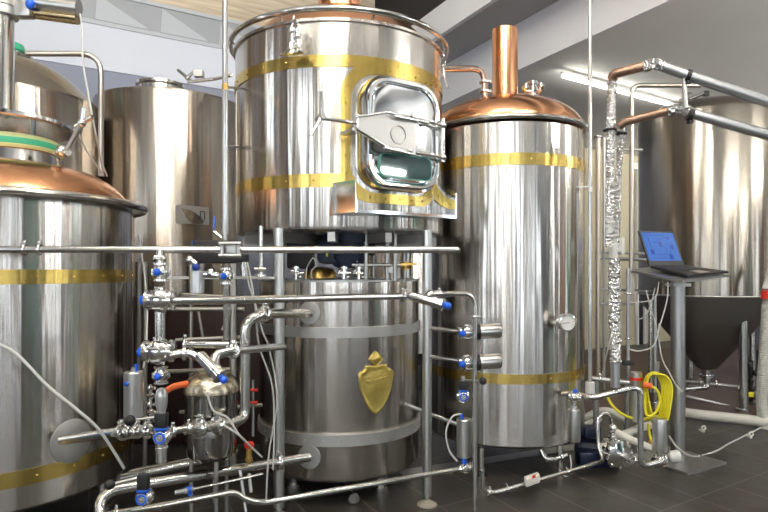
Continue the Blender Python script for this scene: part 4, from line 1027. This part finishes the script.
# instrument on top of big fermenter
t = thing('top_valve', 'small valve with black-ended lever on top of the big fermenter', 'valve', P(692,104,6.0))
obj('body', MB().sph(P(689,97,6.0), .05).cyl(P(689,97,6.0), P(689,110,6.1), .035).cyl(P(680,101,6.0), P(692,99,6.0), .02), M_DULL, t)
obj('lever', MB().cyl(P(690,99,5.95), P(704,93,5.9), .02), M_STEEL, t); obj('lever_end', MB().box(P(706,93.5,5.9), (.05,.04,.05)), M_BLACK, t)
# white bracket on pipe between the sleeves and wall
t = thing('wall_bracket', 'white plastic bracket right of the foil sleeves', 'bracket', P(622,252,3.9))
obj('plate', MB().box(P(622.5,246,3.9), (.022,.02,.11), bev=.003).box(P(619,250,3.9), (.04,.02,.02)), M_DIAL, t)
# horizontal small pipes behind stand
for k, (pts, lab) in enumerate((([(596,252,4.5),(652,254,4.6)], 'thin level pipe behind the laptop shelf, the higher one'), ([(596,258,4.5),(652,260,4.6)], 'thin level pipe behind the laptop shelf, the lower one'), ([(594,148,5.2),(642,150,5.3)], 'thin level pipe behind the foil sleeves, high up'), ([(597,289,4.4),(652,291,4.4)], 'thin level pipe left of the stand column'), ([(596,304,4.4),(632,304,4.4)], 'lowest thin level pipe left of the stand column'))):
    pipe(lab, pts, .011, 0, (), M_DULL)
# steel frame posts below the laptop shelf
pipe('left of two bright upright pipes between foil sleeve and stand column', [(650.5,300,4.6), (650.5,392,4.6)], .016, 0, ())
pipe('right of two bright upright pipes between foil sleeve and stand column', [(654.5,296,4.65), (654.5,392,4.65)], .015, 0, (), M_DULL)

# laptop stand -------------------------------------------------------
t = thing('laptop_stand', 'grey steel pedestal stand with square base and thin tilted top, under the laptop', 'stand', (2.0,4.09,0))
e1 = V((.86,.51,0)); e2 = V((-.51,.86,0)); f0 = P(688,475,3.80); f0.z = 0
S = .43
obj('base_plate', MB().slab([f0+up*.014, f0+e1*S+up*.014, f0+e1*S+e2*S+up*.014, f0+e2*S+up*.014], up, .014), M_DULL, t)
cc = f0+e1*.215+e2*.215; cpx = V((P(678,0,4.07).x, 4.07, 0))
LFt, FRt, RTt = P(628,269.5,4.30), P(682,280.5,3.86), P(730,274.5,4.12); BKt = LFt+RTt-FRt
nn = (RTt-FRt).cross(LFt-FRt).normalized()
obj('column', MB().cyl(cpx+up*.012, cpx+up*1.225, .046, seg=36), M_STAND, t)
obj('top_plate', MB().slab([FRt, RTt, BKt, LFt], nn, .016), M_DULL, t)
obj('under_bracket', MB().box(cpx+up*1.20, (.12,.12,.02)), M_DULL, t)
# laptop
hl, hr = P(649.5,268,4.24), P(684,267.5,4.36); fl_, fr_ = P(688,277.8,3.96), P(728,273.6,4.12)
t = thing('laptop', 'open black laptop with a blue diagram on screen, on the tilted stand top', 'laptop', hl)
nb = (fr_-fl_).cross(hl-fl_).normalized()
if nb.z < 0: nb = -nb
lift = nb*.018
base_q = [fl_+lift, fr_+lift, hr+lift, hl+lift]
b_ = obj('base', MB().slab(base_q, nb, .016), M_BLACK, t)
def bl(u, v, h=0.0): return (base_q[0]*(1-u)*(1-v)+base_q[1]*u*(1-v)+base_q[2]*u*v+base_q[3]*(1-u)*v)+nb*h
mb = MB()
for r_ in range(5):
    for c_ in range(13):
        u0 = .06+c_*.068; v0 = .42+r_*.10
        mb.slab([bl(u0,v0,.003), bl(u0+.056,v0,.003), bl(u0+.056,v0+.08,.003), bl(u0,v0+.08,.003)], nb, .003)
obj('keyboard', mb, mat('dark_grey_keys', (.03,.03,.033), .5), t)
obj('touchpad', MB().slab([bl(.36,.08,.001), bl(.62,.08,.001), bl(.62,.34,.001), bl(.36,.34,.001)], nb, .001), M_DULL, t)
hx = (hr-hl).normalized(); tl = P(638.5,230.5,4.30); tr = tl+(hr-hl)*1.0
tr = P(673.5,231.5,4.42)
sn = (tr-tl).cross(hl-tl).normalized()
if sn.y > 0: sn = -sn
sq = [hl+lift, hr+lift, tr, tl]
obj('screen_lid', MB().slab(sq, sn, .010), M_BLACK, t)
def sp(u, v, h=0.0): return (sq[0]*(1-u)*(1-v)+sq[1]*u*(1-v)+sq[2]*u*v+sq[3]*(1-u)*v)+sn*h
M_SCR = mat('screen_blue', (.01,.05,.2), .3, emit=(.08,.22,.66), es=.42)
M_SCD = mat('screen_dark_blue', (.01,.03,.2), .2, emit=(.01,.04,.20), es=.5)
for m_ in (M_SCR, M_SCD): m_.node_tree.nodes['Principled BSDF'].inputs['Specular IOR Level'].default_value = .08
scn = obj('screen', MB().slab([sp(.045,.13,.0012), sp(.955,.13,.0012), sp(.955,.95,.0012), sp(.045,.95,.0012)], sn, .001), M_SCR, t, 'lit blue screen')
mb = MB()
def rc(u0,v0,u1,v1): mb.slab([sp(u0,v0,.002), sp(u1,v0,.002), sp(u1,v1,.002), sp(u0,v1,.002)], sn, .0008)
for (u,v) in ((.20,.38), (.50,.60), (.80,.52), (.70,.24)): rc(u-.05,v-.07,u+.05,v+.07); rc(u-.008,v+.07,u+.008,v+.16)
for (u0,v0,u1,v1) in ((.10,.20,.62,.212), (.10,.92,.30,.94), (.19,.54,.205,.82), (.28,.66,.45,.672), (.56,.80,.84,.81), (.3,.3,.62,.312), (.60,.3,.612,.52), (.84,.4,.9,.41), (.05,.86,.95,.868), (.72,.74,.80,.84)): rc(u0,v0,u1,v1)
obj('diagram', mb, M_SCD, scn, 'dark blue process diagram')
# cables under the shelf
cable('pale cable hanging in a loop from the laptop shelf, the longest', [(668,282,3.98), (667,300,3.98), (660,325,3.98), (654,345,3.98), (640,351,3.98), (629,349,3.98)], .0045)
cable('pale cable dropping from the laptop shelf and curling to the floor stand', [(646,290,4.0), (650,305,4.0), (657,330,4.0), (662,358,4.0), (670,374,4.0), (676,385,3.98), (683,392,3.96)], .0045)
cable('short pale cable loop under the left corner of the shelf', [(632,276,4.1), (635,296,4.1), (638,318,4.1), (648,312,4.1), (655,288,4.1)], .004)
cable('pale cable swooping under the left part of the shelf', [(659,282,4.05), (656,296,4.05), (648,301,4.05), (630,303,4.05)], .004)
cable('pale cable hanging left of the lower foil sleeve', [(612,332,3.55), (608,348,3.6), (604,366,3.7), (601,380,3.8)], .004)
tag(obj('floor_cable', MB().sweep(spline([P(669,436,3.95), P(676,446,3.8), P(688,455,3.75)]+[V((p.x,p.y,.007)) for p in (P(700,456,780/187), P(716,451,780/182), P(728,444,780/175), P(746,435,780/166), P(768,424,780/155), P(790,415,780/146))]), .006, 8), M_CABLE), 'pale cable lying across the tiles from the stand to the right edge', 'cable')
# white pipe on the floor
t = thing('floor_pipe', 'long white plastic pipe lying on low feet across the floor at right', 'pipe', P(700,420,5.2))
q = [V((P(655,413,5.5).x, 5.45, .055)), V((P(690,420,5.15).x, 5.22, .055)), V((P(790,436,4.8).x, 4.85, .055))]
obj('tube', MB().tube(q, .042, .1), M_WHITEP, t)
for x_, y_ in ((701,429),(748,435)):
    YY = 780/(y_-270+2); c = V((P(x_,0,YY).x, YY-.04, .035)); obj('ring_foot', MB().torus(c, FR, .015, .007, 24, 8).cyl(c-up*.03+BK*.0, c-up*.03+BK*.06, .01), M_WHITEP, t)
pipe('thin pipe behind the white floor pipe, right of the stand column', [(686,396,5.9), (736,408,5.7)], .015, 0, (), M_DULL)
pipe('thin pipe under the fermenter cone, the higher of the two', [(684,381,6.3), (738,387,6.1)], .018, .05, (.3,.6), M_DULL)
# grey corrugated hose
mb = MB(); pts = spline(px3([(778,262,5.0), (771,276,4.98), (768,300,4.95), (766,330,4.95), (764,360,4.95), (762,388,4.95), (762,410,4.95), (765,428,4.93), (775,438,4.9)]), 26)
mb.sweep(pts, [.040+.004*(i%2) for i in range(len(pts))], 18)
t = thing('corrugated_hose', 'grey ribbed hose hanging down at the right edge', 'hose', P(762,434,4.95))
obj('hose', mb, mat('grey_ribbed_hose', (.42,.42,.38), .5), t)
obj('collar', MB().cyl(P(770,283,4.95), P(768,291,4.93), .046).cyl(P(772,276,4.95), P(770,284,4.95), .04), M_DIAL, t, 'white collar')
obj('red_ring', MB().cyl(P(768,291,4.93), P(767.5,299,4.93), .050), M_RED, t, 'red ring')
t = thing('fermenter_gauge', 'small round gauge with black fittings at the right edge above the ribbed hose', 'gauge', P(765,250,5.4))
obj('case', MB().cyl(P(762,221.5,5.38), P(762.5,221.5,5.45), .035), M_CHROME, t); obj('dial', MB().cyl(P(762,221.5,5.372), P(762,221.5,5.382), .029), M_DIAL, t)
obj('fitting', MB().sph(P(765,233,5.4), .05).sph(P(764,246,5.4), .04).cyl(P(765,222,5.42), P(766,252,5.42), .022).cyl(P(765,222,5.42), P(785,222,5.45), .02), M_BLACK, t, 'black fittings')
tag(obj('yellow_tag', MB().box(P(751,394.5,5.6), (.045,.01,.045)), M_YELLOW), 'tiny yellow tag near the floor beside the fermenter leg', 'tag')
t = thing('hose_rack', 'dark pipe cluster beside the right fermenter leg', 'fitting', P(754,410,5.8))
mb = MB()
for k in range(6): mb.sph(P(750+random.uniform(-3,6), 365+k*8, 5.75), .03, 10)
mb.cyl(P(751,360,5.8), P(751,412,5.8), .02).cyl(P(758,350,5.8), P(758,412,5.8), .012); obj('body', mb, M_BLACK, t)

# lower right pump corner --------------------------------------------
pipe('bent pipe frame from the kettle side valve, right then down to the pump valve', [(562,393.5,3.74), (575,393.5,3.70), (592,398.5,3.62), (612,393,3.60), (640.5,386.5,3.60), (640.5,467,3.60), (662,461,3.68)], .0175, .06, ())
valve('chrome valve with blue caps at the kettle lower right side', P(574,397,3.66), (1,-.1,-.05), .030, cap=(.1,-.3,1), act=DNW, actlen=.195, actr=.038, collar=False, actstart=.075)
pipe('second level pipe behind the bent pipe frame', [(590,378,4.1), (640,384,4.0)], .016, 0, (.2,), M_DULL)
t = thing('transfer_pump', 'pump with dark blue motor and chrome head on the floor right of the kettle', 'pump', P(608,465,3.85))
obj('motor', MB().profile(P(578,444,4.15), (1,-.42,-.18), [(.04,-.02), (.085,0), (.088,.02), (.088,.24), (.06,.26)], 28), M_NAVY, t, 'navy blue motor')
obj('terminal_box', MB().box(P(591,431,4.03), (.11,.09,.07), bev=.01), M_NAVY, t)
mb = MB(); a = P(606,447,3.92); b = P(624,456,3.76); d = (b-a).normalized(); L_ = (b-a).length
mb.profile(a, d, [(.05,-.03), (.06,0), (.055,L_*.4), (.075,L_*.45), (.088,L_*.6), (.092,L_*.7), (.092,L_*.82), (.08,L_*.86), (.05,L_*.9), (.022,L_*.95), (.022,L_*1.5)], 32)
u, w = mb.frame(d)
for k in range(8):
    aa = 2*pi*k/8; q = a+d*L_*.76+(u*math.cos(aa)+w*math.sin(aa))*.09; mb.cyl(q-d*.02, q+d*.02, .009, seg=8)
obj('pump_head', mb, M_CHROME, t)
obj('discharge', MB().cyl(P(613,432,3.9), P(614,448,3.9), .02).sph(P(613,428,3.9), .026).cyl(P(613,436,3.9), P(613,438,3.9), .03), M_CHROME, t)
obj('foot', MB().box(V((P(592,0,4.0).x, 4.0, .05)), (.2,.12,.1), bev=.01), M_NAVY, t)
pipe('white plastic pipe slanting up right above the pump, with a rounded end', [(618,437,3.95), (640,428,4.05), (653,424,4.1)], .026, .05, (), M_WHITEP, endcap=True)
pipe('white plastic pipe slanting down right above the pump', [(612,430,3.95), (632,440,3.85), (653,449,3.8)], .023, 0, (), M_WHITEP)
pipe('dull white plastic pipe behind the pump, running up left', [(584,418,4.4), (606,408,4.4), (626,421,4.4)], .026, .08, (), M_WHITEP)
pipe('short white plastic pipe behind the navy motor', [(570,430,4.5), (600,419,4.6)], .022, 0, (), M_WHITEP)
pipe('short clamped pipe between pump head and pump valve', [(626,458,3.74), (646,463,3.66)], .014, 0, (.5,.85))
valve('chrome valve low on the floor beside the stand base, under an actuator', P(660,460.5,3.70), (.8,.5,.1), .036, act=up, actlen=.20, actr=.043, collar=False, actstart=.06)
tag(obj('white_cap', MB().profile(P(669,457,3.68), (.9,-.2,.15), [(.02,0), (.034,.01), (.038,.05), (.03,.065), (.01,.07)], 24), M_DIAL), 'white plastic cap beside the low floor valve', 'cap')
t = thing('small_canister', 'small upright steel canister with red label behind the yellow hose', 'canister', P(636,395,4.0))
obj('body', MB().cyl(P(636,372,4.0), P(636,421,4.0), .038, seg=28), M_CYL, t)
obj('collar', MB().cyl(P(636,377,4.0), P(636,380,4.0), .041, seg=28), M_RED, t, 'red ring')
obj('black_clip', MB().box(P(628,363,4.0), (.07,.04,.03), bev=.005), M_BLACK, t)
# yellow hose
t = thing('coiled_hose', 'bright yellow hose hung in loops left of the stand column', 'hose', P(650,430,3.95))
mb = MB()
for k in range(6):
    o_ = (k-2)*2.0; zz = k*.014
    mb.sweep(spline(px3([(650+o_*.3,374,4.0-zz), (660+o_,373+k*.6,3.98-zz), (666+o_,388,3.96-zz), (664+o_,408,3.95-zz), (662+o_*.8,421,3.95-zz), (656+o_*.5,424-k,3.96-zz), (650+o_*.4,414,3.98-zz), (646+o_*.3,395,4.0-zz), (646+o_*.3,380,4.0-zz), (650+o_*.3,374,4.0-zz)])), .0065, 10)
mb.sweep(spline(px3([(648,386,3.9), (656,389,3.88), (660,400,3.88), (656,412,3.88), (648,416,3.88), (645,408,3.88), (645,392,3.88)])), .0085, 10)
mb.sweep(spline(px3([(607,396,4.05), (612,405,4.02), (622,414,4.0), (636,419,3.98), (650,418,3.95), (662,415,3.95)])), .0095, 10)
mb.sweep(spline(px3([(648,424,4.0), (650,436,3.95), (653,444,3.9)])), .0095, 10)
obj('hose', mb, M_YELLOW, t)
obj('connector', MB().sweep([P(643,384.5,3.9), P(652,386.5,3.88)], .020, 16), M_ORANGE, t, 'orange connector')
obj('end_fitting', MB().sph(P(651,442.5,3.9), .018), M_BRASS, t)
obj('hook', MB().tube(px3([(658,362,4.1), (658,374,4.02), (654,377,3.98)]), .008, .02), M_DULL, t)
# clamps frame around the pump
fr = thing('pump_frame', 'dark upright tubes of the frame between kettle and pump', 'frame', P(596,470,4.2))
for a, b, r in (((596,380,4.15),(596,452,4.15),.020), ((627,380,4.2),(627,450,4.2),.015)): obj('post', MB().cyl(P(*a), P(*b), r), M_DULL, fr)
# ---------------------------------------------------------------- left top pipes & cables
pipe('thin pipe bending down behind the left tank dome, from the green-capped tank', [(26,53.5,3.75), (101,54,3.85), (101,176,3.85)], .0175, .13, (), mat('warm_grey_pipe', (.50,.46,.41), .3, 1.0))
cable('pale cable dropping from the twin actuator to the lid clamp', [(80,14,2.96), (82,30,2.93), (83,62,2.9), (88,92,2.87), (92,115,2.84), (97,140,2.9), (101,160,3.1), (107,176,3.2)], .0045)
cable('pale cable arching from the lid clamp down behind the left dome', [(79,133,2.9), (86,150,2.95), (97,166,3.1), (104,176,3.2)], .004)
cable('white hose slanting across the front of the left tank down to the right', [(-12,341,2.42), (14,352,2.38), (48,386,2.38), (76,409,2.4), (100,431,2.44), (124,468,2.5)], .006)
cable('thin grey hose right of the left tank, rising behind the valves', [(138,235,3.3), (141,250,3.3), (147,300,3.1), (146,350,2.9), (143,368,2.7)], .004)
for k, (pts, lab) in enumerate((([(246,257,2.95),(250,275,2.95),(255,305,2.95),(259,345,3.0),(272,385,3.0),(274,430,3.0),(273,470,3.0)], 'pale air hose from the black actuator down past the left-hand post'), ([(243,256,2.9),(249,285,2.9),(254,300,2.92),(262,330,2.95),(270,352,3.0),(277,400,3.0),(269,452,3.0),(266,500,3.0)], 'second pale air hose running beside the left-hand post'), ([(207,392,2.72),(213,410,2.7),(228,418,2.66),(240,436,2.66),(262,457,2.8)], 'pale hose crossing in front of the small dark vessel'), ([(224,425,2.6),(240,436,2.6),(252,448,2.7)], 'short pale hose under the U-shaped pipe elbow'))):
    cable(lab, pts, .0045)
pipe('slim upright tube in the far background between left tank and valves', [(138.5,262,3.6), (138.5,376,3.6)], .018, 0, (), fr_m)
# small support rods under the S-bend
pipe('short upright rod between thick and lowest pipes, the left one', [(214,478,2.9), (214,503,2.9)], .006, 0, (), M_DULL)
pipe('short slanting rod under the thick lower pipe', [(240,470,2.85), (246,512,2.8)], .008, 0, (), M_DULL)
pipe('short upright hose stub below the red-capped valve', [(249,474,2.9), (251,492,2.85)], .008, 0, (), M_CABLE)
# floor drain channel
a = V((P(404,476,3.78).x, 3.78, .004)); b = V((P(600,447,4.4).x, 4.42, .004)); dd = (b-a).normalized(); sd = V((-dd.y, dd.x, 0))
tag(obj('floor_drain', MB().slab([a, b, b+sd*.11, a+sd*.11], up, .003), M_DULL), 'flat steel drain channel in the floor under the tall kettle', 'drain')

# ---------------------------------------------------------------- light, world, camera
w = bpy.data.worlds.new('World'); sc.world = w; w.use_nodes = True
w.node_tree.nodes['Background'].inputs[0].default_value = (.55,.65,.8,1); w.node_tree.nodes['Background'].inputs[1].default_value = .3
cam = bpy.data.cameras.new('camera'); co = bpy.data.objects.new('camera', cam); COL.objects.link(co); sc.camera = co
co.location = (0,0,CH); co.rotation_euler = (pi/2,0,0); cam.sensor_width = 36; cam.lens = F/768*36; cam.shift_y = (HY-256)/768; cam.clip_start = .05
sc.view_settings.view_transform = 'Standard'; sc.view_settings.look = 'None'; sc.view_settings.exposure = 0.0; sc.view_settings.gamma = 1.0
sc.view_settings.use_curve_mapping = False
